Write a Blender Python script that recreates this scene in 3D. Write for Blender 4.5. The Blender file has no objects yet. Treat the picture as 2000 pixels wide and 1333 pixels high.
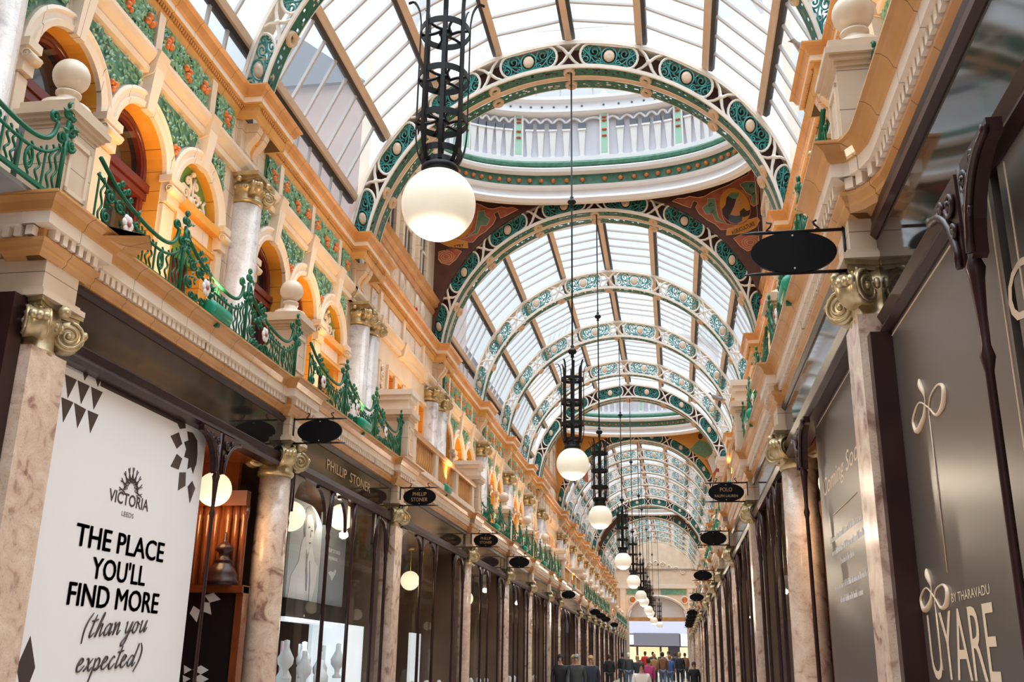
import bpy, math, random
from mathutils import Vector, Matrix
rnd = random.Random(7)
C = bpy.context.scene.collection
sc = bpy.context.scene
PI = math.pi

# ------------------------------------------------------------------ camera, world, exposure
cam_d = bpy.data.cameras.new('camera')
cam = bpy.data.objects.new('camera', cam_d); C.objects.link(cam); sc.camera = cam
cam_d.sensor_width = 36.0; cam_d.lens = 1950 / 2000 * 36.0
cam_d.clip_start = 0.05; cam_d.clip_end = 400
_r = Vector((0.98771, 0.15557, 0.01498)); _u = Vector((0.03378, -0.30609, 0.95140)); _b = Vector((0.15260, -0.93921, -0.30758))
cam.matrix_world = Matrix(((_r.x, _u.x, _b.x, 1.41), (_r.y, _u.y, _b.y, 0.0), (_r.z, _u.z, _b.z, 1.6), (0, 0, 0, 1)))
w = bpy.data.worlds.new('overcast_sky'); sc.world = w; w.use_nodes = True
_n, _l = w.node_tree.nodes, w.node_tree.links
_n['Background'].inputs[0].default_value = (0.88, 0.94, 1.0, 1)
_tc = _n.new('ShaderNodeTexCoord'); _sx = _n.new('ShaderNodeSeparateXYZ'); _mr = _n.new('ShaderNodeMapRange')
_l.new(_tc.outputs['Generated'], _sx.inputs[0]); _l.new(_sx.outputs['Z'], _mr.inputs['Value'])
_mr.interpolation_type = 'SMOOTHSTEP'; _mr.inputs['From Min'].default_value = 0.50; _mr.inputs['From Max'].default_value = 1.0
_mr.inputs['To Min'].default_value = 0.62; _mr.inputs['To Max'].default_value = 7.0      # overcast: brightest overhead
_l.new(_mr.outputs[0], _n['Background'].inputs[1])
sc.view_settings.view_transform = 'Standard'; sc.view_settings.look = 'None'
sc.view_settings.exposure = 0.42; sc.view_settings.gamma = 1.0
sc.cycles.max_bounces = 8; sc.cycles.transparent_max_bounces = 16; sc.cycles.diffuse_bounces = 4
sc.cycles.sample_clamp_indirect = 6.0; sc.cycles.caustics_reflective = False; sc.cycles.caustics_refractive = False
FLOOD_W = 48.0      # warm flood lamp under each upper wall bay
LAMP_W = 38.0       # light each globe throws into the arcade
GLOBE_E = 0.30       # globe lamps

# ------------------------------------------------------------------ materials
def mk(name):
    m = bpy.data.materials.new(name); m.use_nodes = True
    nt = m.node_tree
    return m, nt, nt.nodes['Principled BSDF']
def rgb(c): return (c[0], c[1], c[2], 1)
def mat(name, col, rough=0.5, metal=0.0, col2=None, nscale=3.0, joint=None, jz=None, emit=None, es=0.0, bump=0.0, bscale=20.0, spec=None, alpha=None, coat=0.0):
    m, nt, p = mk(name); N = nt.nodes; L = nt.links
    p.inputs['Roughness'].default_value = rough; p.inputs['Metallic'].default_value = metal
    p.inputs['Base Color'].default_value = rgb(col)
    if spec is not None: p.inputs['Specular IOR Level'].default_value = spec
    if coat: p.inputs['Coat Weight'].default_value = coat; p.inputs['Coat Roughness'].default_value = 0.12
    if emit: p.inputs['Emission Color'].default_value = rgb(emit); p.inputs['Emission Strength'].default_value = es
    cur = None
    if col2 or joint or jz or bump:
        g = N.new('ShaderNodeNewGeometry')
    if col2:
        n = N.new('ShaderNodeTexNoise'); n.inputs['Scale'].default_value = nscale; n.inputs['Detail'].default_value = 5
        L.new(g.outputs['Position'], n.inputs['Vector'])
        r = N.new('ShaderNodeValToRGB'); r.color_ramp.elements[0].position = 0.35; r.color_ramp.elements[1].position = 0.7
        r.color_ramp.elements[0].color = rgb(col); r.color_ramp.elements[1].color = rgb(col2)
        L.new(n.outputs['Fac'], r.inputs['Fac']); cur = r.outputs['Color']
    for ax, per in (('Y', joint), ('Z', jz)):
        if not per: continue
        s = N.new('ShaderNodeSeparateXYZ'); L.new(g.outputs['Position'], s.inputs[0])
        d = N.new('ShaderNodeMath'); d.operation = 'DIVIDE'; d.inputs[1].default_value = per; L.new(s.outputs[ax], d.inputs[0])
        f = N.new('ShaderNodeMath'); f.operation = 'FRACT'; L.new(d.outputs[0], f.inputs[0])
        c = N.new('ShaderNodeMath'); c.operation = 'LESS_THAN'; c.inputs[1].default_value = 0.006 / per; L.new(f.outputs[0], c.inputs[0])
        mx = N.new('ShaderNodeMixRGB'); L.new(c.outputs[0], mx.inputs[0])
        if cur: L.new(cur, mx.inputs[1])
        else: mx.inputs[1].default_value = rgb(col)
        mx.inputs[2].default_value = rgb([v * 0.35 for v in col]); cur = mx.outputs[0]
    if cur: L.new(cur, p.inputs['Base Color'])
    if bump:
        n = N.new('ShaderNodeTexNoise'); n.inputs['Scale'].default_value = bscale; L.new(g.outputs['Position'], n.inputs['Vector'])
        b = N.new('ShaderNodeBump'); b.inputs['Strength'].default_value = bump; b.inputs['Distance'].default_value = 0.02
        L.new(n.outputs['Fac'], b.inputs['Height']); L.new(b.outputs['Normal'], p.inputs['Normal'])
    return m
def marble(name, c1, c2, vein, scale=4.0, rough=0.22):
    m, nt, p = mk(name); N = nt.nodes; L = nt.links
    g = N.new('ShaderNodeNewGeometry')
    n = N.new('ShaderNodeTexNoise'); n.inputs['Scale'].default_value = scale; n.inputs['Detail'].default_value = 7; n.inputs['Distortion'].default_value = 1.2
    L.new(g.outputs['Position'], n.inputs['Vector'])
    r = N.new('ShaderNodeValToRGB'); e = r.color_ramp.elements
    e[0].position = 0.30; e[0].color = rgb(vein); e[1].position = 0.72; e[1].color = rgb(c2)
    x = e.new(0.43); x.color = rgb(c1)
    L.new(n.outputs['Fac'], r.inputs['Fac'])
    n2 = N.new('ShaderNodeTexNoise'); n2.inputs['Scale'].default_value = scale * 2.3; n2.inputs['Detail'].default_value = 8; n2.inputs['Distortion'].default_value = 2.5
    L.new(g.outputs['Position'], n2.inputs['Vector'])
    r2 = N.new('ShaderNodeValToRGB'); e2 = r2.color_ramp.elements
    e2[0].position = 0.485; e2[0].color = (1, 1, 1, 1); e2[1].position = 0.515; e2[1].color = (1, 1, 1, 1)
    y = e2.new(0.5); y.color = rgb([0.45 + 0.4 * v for v in vein])
    L.new(n2.outputs['Fac'], r2.inputs['Fac'])
    mx = N.new('ShaderNodeMixRGB'); mx.blend_type = 'MULTIPLY'; mx.inputs[0].default_value = 0.8
    L.new(r.outputs['Color'], mx.inputs[1]); L.new(r2.outputs['Color'], mx.inputs[2]); L.new(mx.outputs[0], p.inputs['Base Color'])
    p.inputs['Roughness'].default_value = rough
    return m
def glassmat(name, tint, transp, diff=0.0, gloss_rough=0.03, fres=0.12):
    m = bpy.data.materials.new(name); m.use_nodes = True; nt = m.node_tree; N = nt.nodes; L = nt.links
    N.remove(N['Principled BSDF']); out = N['Material Output']
    t = N.new('ShaderNodeBsdfTransparent'); t.inputs[0].default_value = rgb(tint)
    cur = t.outputs[0]
    if diff > 0:
        d = N.new('ShaderNodeBsdfTranslucent'); d.inputs[0].default_value = (0.95, 0.97, 1.0, 1)
        mx = N.new('ShaderNodeMixShader'); mx.inputs[0].default_value = diff
        L.new(cur, mx.inputs[1]); L.new(d.outputs[0], mx.inputs[2]); cur = mx.outputs[0]
    g = N.new('ShaderNodeBsdfGlossy'); g.inputs['Roughness'].default_value = gloss_rough
    mx = N.new('ShaderNodeMixShader'); mx.inputs[0].default_value = fres
    if fres > .1:
        lw = N.new('ShaderNodeLayerWeight'); lw.inputs[0].default_value = fres; L.new(lw.outputs['Fresnel'], mx.inputs[0])
    L.new(cur, mx.inputs[1]); L.new(g.outputs[0], mx.inputs[2])
    L.new(mx.outputs[0], out.inputs[0])
    return m
M = {}
M['cream'] = mat('cream_faience', (0.74, 0.60, 0.46), 0.32, col2=(0.80, 0.68, 0.55), nscale=2.0, joint=0.31, jz=0.27)
M['plain'] = mat('cream_faience_plain', (0.72, 0.58, 0.44), 0.32, col2=(0.80, 0.67, 0.53), nscale=2.5)
M['stone'] = mat('buff_stone_faience', (0.62, 0.48, 0.35), 0.38, col2=(0.70, 0.56, 0.43), nscale=4, jz=0.26)
M['pale'] = mat('pale_cream_band', (0.82, 0.71, 0.60), 0.35, joint=0.42)
M['ochre'] = mat('ochre_faience', (0.52, 0.25, 0.085), 0.25, col2=(0.62, 0.33, 0.13), nscale=3, joint=0.42)
M['amber'] = mat('amber_glazed_faience', (0.78, 0.34, 0.045), 0.2, col2=(0.82, 0.42, 0.08), nscale=3, jz=0.2)
M['ambersoft'] = mat('tan_amber_faience', (0.56, 0.31, 0.10), 0.25, col2=(0.66, 0.39, 0.15), nscale=3, joint=0.42)
M['marble'] = marble('pink_beige_marble', (0.60, 0.43, 0.33), (0.76, 0.62, 0.50), (0.27, 0.15, 0.12), 5.5)
M['marble_pale'] = marble('pale_veined_marble', (0.66, 0.57, 0.52), (0.80, 0.73, 0.69), (0.34, 0.28, 0.29), 3.0)
M['gold'] = mat('aged_gilding', (0.44, 0.33, 0.17), 0.38, 0.6, col2=(0.58, 0.48, 0.31), nscale=14)
M['gilt'] = mat('bright_gilding', (0.72, 0.42, 0.08), 0.3, 0.7, col2=(0.80, 0.52, 0.14), nscale=10)
M['rail'] = mat('green_iron_paint', (0.006, 0.115, 0.055), 0.4, col2=(0.012, 0.15, 0.08), nscale=9, spec=.3)
M['leaf'] = mat('sage_green_glazed_leaves', (0.10, 0.29, 0.17), 0.25, col2=(0.27, 0.47, 0.33), nscale=12)
M['leafground'] = mat('dark_green_glazed_ground', (0.05, 0.17, 0.10), 0.3, col2=(0.10, 0.25, 0.18), nscale=10)
M['fruit'] = mat('orange_glazed_fruit', (0.56, 0.13, 0.025), 0.25, col2=(0.70, 0.24, 0.06), nscale=20)
M['green'] = mat('green_painted_panel', (0.14, 0.36, 0.11), 0.45)
M['white'] = mat('white_painted_iron', (0.80, 0.74, 0.67), 0.4, col2=(0.74, 0.67, 0.59), nscale=6)
M['drum'] = mat('white_painted_plaster', (0.80, 0.79, 0.80), 0.5)
M['drumgrey'] = mat('lilac_grey_plaster', (0.62, 0.62, 0.68), 0.55)
M['teal'] = mat('teal_painted_scrollwork', (0.015, 0.19, 0.17), 0.35, col2=(0.03, 0.29, 0.27), nscale=9)
M['dkgreen'] = mat('dark_green_pierced_iron', (0.006, 0.085, 0.05), 0.4, col2=(0.015, 0.14, 0.09), nscale=18)
M['tan'] = mat('tan_painted_timber', (0.60, 0.44, 0.31), 0.45, col2=(0.66, 0.50, 0.37), nscale=4)
M['tandark'] = mat('dark_timber_rebate', (0.035, 0.03, 0.032), 0.6)
M['bar'] = mat('pale_grey_glazing_bar', (0.52, 0.50, 0.50), 0.45)
M['iron'] = mat('black_wrought_iron', (0.008, 0.009, 0.012), 0.4, spec=.3)
M['board'] = mat('matt_black_sign_board', (0.004, 0.004, 0.005), 0.5, spec=.12)
M['wood'] = mat('dark_stained_wood', (0.022, 0.008, 0.009), 0.3, col2=(0.038, 0.014, 0.014), nscale=3, spec=.35)
M['warmwood'] = mat('polished_mahogany', (0.13, 0.032, 0.009), 0.22, col2=(0.22, 0.06, 0.018), nscale=2.2, coat=0.5)
M['redwood'] = mat('oxblood_painted_frame', (0.11, 0.018, 0.014), 0.25, col2=(0.14, 0.025, 0.018), nscale=4)
M['reddoor'] = mat('red_painted_door', (0.27, 0.025, 0.015), 0.3)
M['darkpanel'] = mat('black_vinyl_panel', (0.012, 0.011, 0.012), 0.3)
M['glossblack'] = mat('black_glass_fascia', (0.014, 0.011, 0.011), 0.06, spec=0.45)
M['brownglass'] = mat('brown_glass_fascia', (0.03, 0.019, 0.013), 0.08, spec=0.45)
M['poster'] = mat('white_vinyl_hoarding', (0.82, 0.82, 0.84), 0.45)
M['ink'] = mat('dark_brown_print', (0.045, 0.028, 0.024), 0.5)
M['taupe'] = mat('taupe_satin_vinyl', (0.085, 0.070, 0.062), 0.28, spec=0.6)
M['letter'] = mat('pale_gold_lettering', (0.70, 0.54, 0.38), 0.4)
M['letterwhite'] = mat('white_lettering', (0.78, 0.74, 0.70), 0.5)
M['signletter'] = mat('gold_sign_lettering', (0.40, 0.25, 0.12), 0.4)
M['globe'] = mat('opal_glass_globe', (0.85, 0.79, 0.66), 0.25, emit=(1.0, 0.90, 0.70), es=GLOBE_E)
M['shopglobe'] = mat('lit_opal_shop_globe', (0.85, 0.8, 0.7), 0.4, emit=(1.0, 0.80, 0.52), es=0.8)
M['roofglass'] = glassmat('roof_glass', (0.90, 0.96, 0.98), 0, diff=0.10, gloss_rough=0.2, fres=0.04)
M['glass'] = glassmat('shop_window_glass', (0.96, 0.97, 0.97), 0, gloss_rough=0.02, fres=0.085)
M['darkglass'] = mat('dark_window_glass', (0.012, 0.012, 0.014), 0.05, spec=0.8)
M['lead'] = mat('grey_lead_sheet', (0.28, 0.29, 0.31), 0.55, col2=(0.36, 0.37, 0.39), nscale=5)
M['paint_brown'] = mat('dark_brown_mural_ground', (0.07, 0.024, 0.016), 0.5, col2=(0.10, 0.035, 0.022), nscale=6)
M['salmon'] = mat('salmon_mural_paint', (0.36, 0.085, 0.05), 0.5, col2=(0.46, 0.15, 0.08), nscale=7)
M['sage'] = mat('sage_mural_paint', (0.10, 0.22, 0.13), 0.5, col2=(0.17, 0.30, 0.19), nscale=8)
M['muralgold'] = mat('gold_mural_paint', (0.62, 0.27, 0.04), 0.5)
M['muralline'] = mat('pale_gold_mural_line', (0.66, 0.38, 0.20), 0.5)
M['muralskin'] = mat('skin_mural_paint', (0.55, 0.26, 0.12), 0.5)
M['muraldark'] = mat('dark_mural_paint', (0.05, 0.03, 0.03), 0.5)
M['muralblue'] = mat('blue_grey_mural_paint', (0.07, 0.10, 0.14), 0.5)
M['floor'] = mat('pale_stone_floor', (0.60, 0.49, 0.41), 0.3, col2=(0.66, 0.54, 0.46), nscale=2, joint=0.6)
M['interior'] = mat('shop_interior_wall', (0.10, 0.058, 0.034), 0.6, col2=(0.15, 0.09, 0.055), nscale=1.5)
M['display'] = mat('white_display_lining', (0.72, 0.74, 0.75), 0.4)
M['displaylit'] = mat('lit_display_panel', (0.8, 0.85, 0.88), 0.4, emit=(0.85, 0.95, 1.0), es=0.42)
M['brick'] = mat('pink_brick_building', (0.45, 0.30, 0.26), 0.8, col2=(0.36, 0.25, 0.23), nscale=0.8)
M['slate'] = mat('slate_roof', (0.14, 0.15, 0.18), 0.7)
M['flower'] = mat('white_enamel_petals', (0.80, 0.74, 0.74), 0.35)
M['flowereye'] = mat('russet_flower_centre', (0.38, 0.13, 0.09), 0.4)
M['flood'] = mat('bright_green_flood_casing', (0.01, 0.27, 0.16), 0.3)
M['rose'] = mat('red_painted_rose', (0.5, 0.10, 0.06), 0.4)
M['mint'] = mat('mint_green_strip', (0.36, 0.62, 0.47), 0.5)
M['printgrey'] = mat('pale_grey_photo_print', (0.55, 0.60, 0.62), 0.5)
M['printmid'] = mat('mid_grey_photo_print', (0.30, 0.33, 0.36), 0.5)
M['printdark'] = mat('dark_grey_photo_print', (0.10, 0.11, 0.12), 0.5)
M['printlight'] = mat('light_photo_print', (0.76, 0.78, 0.78), 0.5)
M['pinkcard'] = mat('pink_card', (0.75, 0.45, 0.60), 0.5)
M['redball'] = mat('red_bauble', (0.5, 0.01, 0.02), 0.25)
M['bird'] = mat('grey_feathers', (0.16, 0.14, 0.14), 0.7, col2=(0.35, 0.33, 0.34), nscale=25)
M['skyglow'] = mat('lit_market_canopy', (0.25, 0.28, 0.38), 0.5, emit=(0.75, 0.82, 1.0), es=.35)
M['warmlit'] = mat('lit_shop_window', (0.8, 0.6, 0.35), 0.5, emit=(1.0, 0.70, 0.36), es=.45)
M['whitelit'] = mat('white_lit_sign', (0.8, 0.85, 0.95), 0.5, emit=(0.85, 0.92, 1.0), es=.6)
M['darkblue'] = mat('dark_blue_shop_front', (0.03, 0.035, 0.055), 0.4)
M['skin'] = mat('skin', (0.50, 0.30, 0.22), 0.5)

# ------------------------------------------------------------------ mesh builder
def spl(pts, n=6, closed=False):
    P = [Vector(p) for p in pts]; out = []; k = len(P)
    rng = range(k if closed else k - 1)
    for i in rng:
        p1 = P[i]; p2 = P[(i + 1) % k]
        p0 = P[i - 1] if (closed or i > 0) else p1
        p3 = P[(i + 2) % k] if (closed or i + 2 < k) else p2
        for j in range(n):
            t = j / n
            out.append(0.5 * ((2 * p1) + (p2 - p0) * t + (2 * p0 - 5 * p1 + 4 * p2 - p3) * t * t + (3 * p1 - p0 - 3 * p2 + p3) * t ** 3))
    if not closed: out.append(P[-1])
    return out
class MB:
    def __init__(s): s.v = []; s.f = []; s.sm = []
    def add(s, vs, fs, smooth=False):
        o = len(s.v); s.v += [tuple(p) for p in vs]
        for f in fs: s.f.append(tuple(i + o for i in f)); s.sm.append(smooth)
        return s
    def box(s, x0, x1, y0, y1, z0, z1):
        return s.add([(x0, y0, z0), (x1, y0, z0), (x1, y1, z0), (x0, y1, z0), (x0, y0, z1), (x1, y0, z1), (x1, y1, z1), (x0, y1, z1)],
                     [(0, 3, 2, 1), (4, 5, 6, 7), (0, 1, 5, 4), (1, 2, 6, 5), (2, 3, 7, 6), (3, 0, 4, 7)])
    def poly(s, pts, plane, d0, d1):
        f = {'yz': lambda a, b, d: (d, a, b), 'xz': lambda a, b, d: (a, d, b), 'xy': lambda a, b, d: (a, b, d)}[plane]
        n = len(pts)
        vs = [f(a, b, d0) for a, b in pts] + [f(a, b, d1) for a, b in pts]
        fs = [tuple(range(n)), tuple(range(2 * n - 1, n - 1, -1))] + [(i, (i + 1) % n, (i + 1) % n + n, i + n) for i in range(n)]
        return s.add(vs, fs)
    def strip(s, A, B, smooth=False, closed=False):
        n = len(A); vs = list(A) + list(B)
        rng = n if closed else n - 1
        return s.add(vs, [(i, (i + 1) % n, n + (i + 1) % n, n + i) for i in range(rng)], smooth)
    def loft(s, rings, closed=True, caps=True, smooth=False):
        n = len(rings[0]); vs = [p for r in rings for p in r]; fs = []
        for k in range(len(rings) - 1):
            for i in range(n if closed else n - 1):
                j = (i + 1) % n
                fs.append((k * n + i, k * n + j, (k + 1) * n + j, (k + 1) * n + i))
        if caps and closed:
            fs.append(tuple(range(n - 1, -1, -1))); fs.append(tuple(range((len(rings) - 1) * n, len(rings) * n)))
        return s.add(vs, fs, smooth)
    def lathe(s, prof, c=(0, 0, 0), n=16, smooth=True, sy=1.0, caps=True):
        rings = [[(c[0] + r * math.cos(2 * PI * i / n), c[1] + sy * r * math.sin(2 * PI * i / n), c[2] + h) for i in range(n)] for r, h in prof]
        return s.loft(rings, smooth=smooth, caps=caps)
    def tube(s, pts, r, n=6, closed=False, smooth=True):
        P = [Vector(p) for p in pts]; k = len(P); rings = []
        nrm = None
        for i in range(k):
            a = P[i - 1] if (i > 0 or closed) else P[i]; b = P[(i + 1) % k] if (i < k - 1 or closed) else P[i]
            t = (b - a)
            if t.length < 1e-9: t = Vector((0, 0, 1))
            t.normalize()
            if nrm is None:
                nrm = t.orthogonal().normalized()
            else:
                nrm = (nrm - t * nrm.dot(t))
                nrm = nrm.normalized() if nrm.length > 1e-6 else t.orthogonal().normalized()
            bi = t.cross(nrm); rr = r[i] if isinstance(r, (list, tuple)) else r
            rings.append([P[i] + (nrm * math.cos(2 * PI * j / n) + bi * math.sin(2 * PI * j / n)) * rr for j in range(n)])
        if closed: rings.append(rings[0])
        return s.loft(rings, caps=not closed, smooth=smooth)
    def ball(s, c, r, n=16, m=10, sc=(1, 1, 1)):
        vs = [(c[0], c[1], c[2] - r * sc[2])]; fs = []
        for k in range(1, m):
            a = -PI / 2 + PI * k / m
            for i in range(n):
                b = 2 * PI * i / n
                vs.append((c[0] + r * sc[0] * math.cos(a) * math.cos(b), c[1] + r * sc[1] * math.cos(a) * math.sin(b), c[2] + r * sc[2] * math.sin(a)))
        vs.append((c[0], c[1], c[2] + r * sc[2])); T = len(vs) - 1
        for i in range(n):
            j = (i + 1) % n
            fs.append((0, 1 + j, 1 + i)); fs.append((T, T - n + i, T - n + j))
            for k in range(m - 2): fs.append((1 + k * n + i, 1 + k * n + j, 1 + (k + 1) * n + j, 1 + (k + 1) * n + i))
        return s.add(vs, fs, True)
    def sweep(s, prof, path, smooth=False):
        """profile (distance towards the aisle, z) along a plan path (X, y); aisle is on the -X side"""
        P = [Vector((p[0], p[1])) for p in path]; k = len(P); rings = []
        for i in range(k):
            ns = []
            for a, b in ((i - 1, i), (i, i + 1)):
                if a < 0 or b >= k: continue
                d = (P[b] - P[a]).normalized(); ns.append(Vector((-d.y, d.x)))
            n = ns[0] if len(ns) == 1 else (ns[0] + ns[1]) / max(0.2, 1 + ns[0].dot(ns[1]))
            rings.append([(P[i].x + n.x * o, P[i].y + n.y * o, z) for o, z in prof])
        return s.loft(rings, closed=True, caps=True, smooth=smooth)
    def mirror(s, axis=0):
        o = [list(p) for p in s.v]
        for p in o: p[axis] = -p[axis]
        n = len(s.v); s.v += [tuple(p) for p in o]; s.f += [tuple(i + n for i in reversed(f)) for f in s.f]; s.sm += s.sm; return s
    def flip(s, sx):
        if sx < 0: s.v = [(-x, y, z) for x, y, z in s.v]; s.f = [tuple(reversed(f)) for f in s.f]
        return s
    def build(s, name, m, parent=None, loc=None):
        me = bpy.data.meshes.new(name); me.from_pydata(s.v, [], s.f); me.update()
        me.polygons.foreach_set('use_smooth', s.sm)
        if m: me.materials.append(M[m] if isinstance(m, str) else m)
        o = bpy.data.objects.new(name, me); C.objects.link(o)
        if parent: o.parent = parent
        if loc: o.location = loc
        return o
def empty(name, loc=(0, 0, 0), label=None, cat=None, group=None, kind=None, scale=None):
    o = bpy.data.objects.new(name, None); C.objects.link(o); o.location = loc; o.empty_display_size = 0.1
    if scale: o.scale = scale
    return tag(o, label, cat, group, kind)
def tag(o, label=None, cat=None, group=None, kind=None):
    if label: o['label'] = label
    if cat: o['category'] = cat
    if group: o['group'] = group
    if kind: o['kind'] = kind
    return o
def copy_tree(o, parent=None):
    c = o.copy(); C.objects.link(c)
    if parent: c.parent = parent
    for ch in list(o.children): copy_tree(ch, c)
    return c
PROTO = {}
def place(key, builder, loc, scale, label, name=None):
    """first call builds the thing, later calls copy it with its parts"""
    if key not in PROTO: o = builder(); PROTO[key] = o
    else: o = copy_tree(PROTO[key])
    o.location = loc; o.scale = scale; o['label'] = label
    return o
def text(s, size, m, mtx, parent, name='lettering', bold=0.0, sx=1.0, shear=0.0, align='CENTER', depth=0.002, space=1.0):
    cu = bpy.data.curves.new(name, 'FONT'); cu.body = s; cu.size = size; cu.offset = bold; cu.extrude = depth; cu.align_x = align; cu.shear = shear
    cu.space_character = space
    cu.fill_mode = 'BOTH'; cu.resolution_u = 3
    t = bpy.data.objects.new(name, cu); C.objects.link(t)
    dg = bpy.context.evaluated_depsgraph_get()
    me = bpy.data.meshes.new_from_object(t.evaluated_get(dg)); bpy.data.objects.remove(t); bpy.data.curves.remove(cu)
    me.transform(mtx @ Matrix.Diagonal((sx, 1, 1, 1)))
    me.materials.clear(); me.materials.append(M[m])
    o = bpy.data.objects.new(name, me); C.objects.link(o)
    if parent: o.parent = parent
    return o
def face_right(x, y, z):    # text on the left-hand wall, read from the aisle: runs along +Y, faces +X
    return Matrix(((0, 0, 1, x), (1, 0, 0, y), (0, 1, 0, z), (0, 0, 0, 1)))
def face_left(x, y, z):     # text on the right-hand wall: runs along -Y, faces -X
    return Matrix(((0, 0, -1, x), (-1, 0, 0, y), (0, 1, 0, z), (0, 0, 0, 1)))
def face_cam(x, y, z):      # faces -Y
    return Matrix(((1, 0, 0, x), (0, 0, -1, y), (0, 1, 0, z), (0, 0, 0, 1)))
ORD = ['first', 'second', 'third', 'fourth', 'fifth', 'sixth', 'seventh', 'eighth', 'ninth', 'tenth', 'eleventh', 'twelfth', 'thirteenth', 'fourteenth', 'fifteenth',
       'sixteenth', 'seventeenth', 'eighteenth', 'nineteenth', 'twentieth', 'twenty-first', 'twenty-second', 'twenty-third', 'twenty-fourth', 'twenty-fifth']
SN = {-1: 'left', 1: 'right'}

# ------------------------------------------------------------------ layout
B = [1.35, 5.48, 9.7, 13.9, 19.3, 23.9, 27.9, 31.9, 34.9, 42.3, 46.2, 49.8, 53.4, 57.0, 60.6, 66.0, 69.3, 72.6, 75.9, 79.2, 82.4]
DOME = (3, 8, 14)            # bays roofed by a lantern
NB = len(B) - 1
L0 = 4.2
def floor_z(y): return 0.0 if y < 22 else (y - 22) * 0.0148
END = 82.4

# ------------------------------------------------------------------ setting: floor, shells
m = MB(); ys = [-10, 22, 66, END, 112]
for a, b in zip(ys, ys[1:]):
    m.add([(-7, a, floor_z(a)), (7, a, floor_z(a)), (7, b, floor_z(b)), (-7, b, floor_z(b))], [(0, 1, 2, 3)])
tag(m.build('floor', 'floor'), 'pale stone arcade floor rising gently towards the far doorway', 'floor', kind='structure')
for s in (-1, 1):
    m = MB(); m.box(5.0, 5.2, -10, END, 0, 7.6); m.box(3.3, 5.2, -10, END, 7.55, 7.7); m.box(2.52, 3.4, -10, -1.1, 0, 7.6); m.flip(s)
    tag(m.build('wall_' + SN[s], 'interior'), 'brown backing wall behind the shops on the %s side' % SN[s], 'wall', kind='structure')
m = MB(); m.box(-4, 4, -10.2, -10, 0, 8)  # added unseen wall, keeps open sky from lighting surfaces that face the camera
tag(m.build('wall_back_blocker', 'plain'), 'added unseen cream wall blocking sky light behind the viewpoint', 'wall', kind='structure')

# ------------------------------------------------------------------ glazed vault
RC = 7.75
def vp(deg, r, y): a = math.radians(deg); return (r * math.sin(a), y, RC + r * math.cos(a))
PUR = [18.7 * j for j in range(-4, 5)]
EDG = [-95] + PUR + [95]
def purlin(deg):
    a = math.radians(deg)
    def P(t, h, y): return ((3.58 + h) * math.sin(a) + t * math.cos(a), y, RC + (3.58 + h) * math.cos(a) - t * math.sin(a))
    m = MB(); m.loft([[P(-.05, -.05, y), P(.05, -.05, y), P(.045, .09, y), P(-.045, .09, y)] for y in (0, 1)])
    o = m.build('purlin', 'tan')
    d = MB(); sg = 1 if deg >= -1 else -1
    for q in ((-1, 1) if abs(deg) < 1 else (sg,)):
        t0, t1 = q * .05, q * .105
        d.loft([[P(t0, .0, y), P(t1, .02, y), P(t1, .09, y), P(t0, .09, y)] for y in (0, 1)])
    d.build('rebate', 'tandark', o)
    return o
pur_proto = [purlin(d) for d in PUR]
first = True
for k in range(NB):
    if k in DOME: continue
    y0 = B[k] + (0.55 if k + 0 in (4, 9, 15) else 0.1); y1 = B[k + 1] + 0.1; ln = y1 - y0
    g = MB()
    for a, b in zip(EDG, EDG[1:]):
        g.add([vp(a, 3.66, 0), vp(b, 3.66, 0), vp(b, 3.66, ln), vp(a, 3.66, ln)], [(0, 1, 2, 3)])
    glass = tag(g.build('ceiling', 'roofglass', loc=(0, y0, 0)), 'glazed barrel roof bay, %s from the front' % ORD[k], 'ceiling', kind='structure')
    n = max(4, round(ln / 0.46)); bm = MB()
    for i in range(1, n):
        y = ln * i / n
        for a, b in zip(EDG, EDG[1:]):
            p, q = vp(a, 3.63, y), vp(b, 3.63, y); p2, q2 = vp(a, 3.67, y), vp(b, 3.67, y)
            bm.loft([[(p[0], y - .02, p[2]), (p[0], y + .02, p[2]), (p2[0], y + .02, p2[2]), (p2[0], y - .02, p2[2])],
                     [(q[0], y - .02, q[2]), (q[0], y + .02, q[2]), (q2[0], y + .02, q2[2]), (q2[0], y - .02, q2[2])]])
    bm.build('glazing_bars', 'bar', glass)
    for pp in pur_proto:
        if first: c = pp; c.parent = glass
        else: c = copy_tree(pp, glass)
        c.scale = (1, ln, 1)
    first = False

# ------------------------------------------------------------------ cast-iron roof ribs
def RP(deg, t, y, out=0.0):
    a = math.radians(deg); s_, c_ = math.sin(a), math.cos(a)
    oo = (3.5 * s_, 7.75 + 3.5 * c_); ii = (3.22 * s_, 7.55 + 3.22 * c_)
    return (ii[0] + (oo[0] - ii[0]) * t + out * s_, y, ii[1] + (oo[1] - ii[1]) * t + out * c_)
NOD = [-67.5, -45, -22.5, 0, 22.5, 45, 67.5]
def ring(mb, t0, t1, y0, y1, o0=0, o1=0, A=91, n=72):
    R = []
    for i in range(n + 1):
        d = -A + 2 * A * i / n
        R.append([RP(d, t0, y0, o0), RP(d, t1, y0, o1), RP(d, t1, y1, o1), RP(d, t0, y1, o0)])
    mb.loft(R)
def uv(c, u, v, y): return RP(c + math.degrees(u / 3.35), 0.5 + v / 0.40, y)
def spiral(cx, cy, r, turns, a0, dirn, n=22):
    return [(cx + r * (1 - .82 * i / n) * math.cos(a0 + dirn * 2 * PI * turns * i / n), cy + r * (1 - .82 * i / n) * math.sin(a0 + dirn * 2 * PI * turns * i / n)) for i in range(n + 1)]
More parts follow.
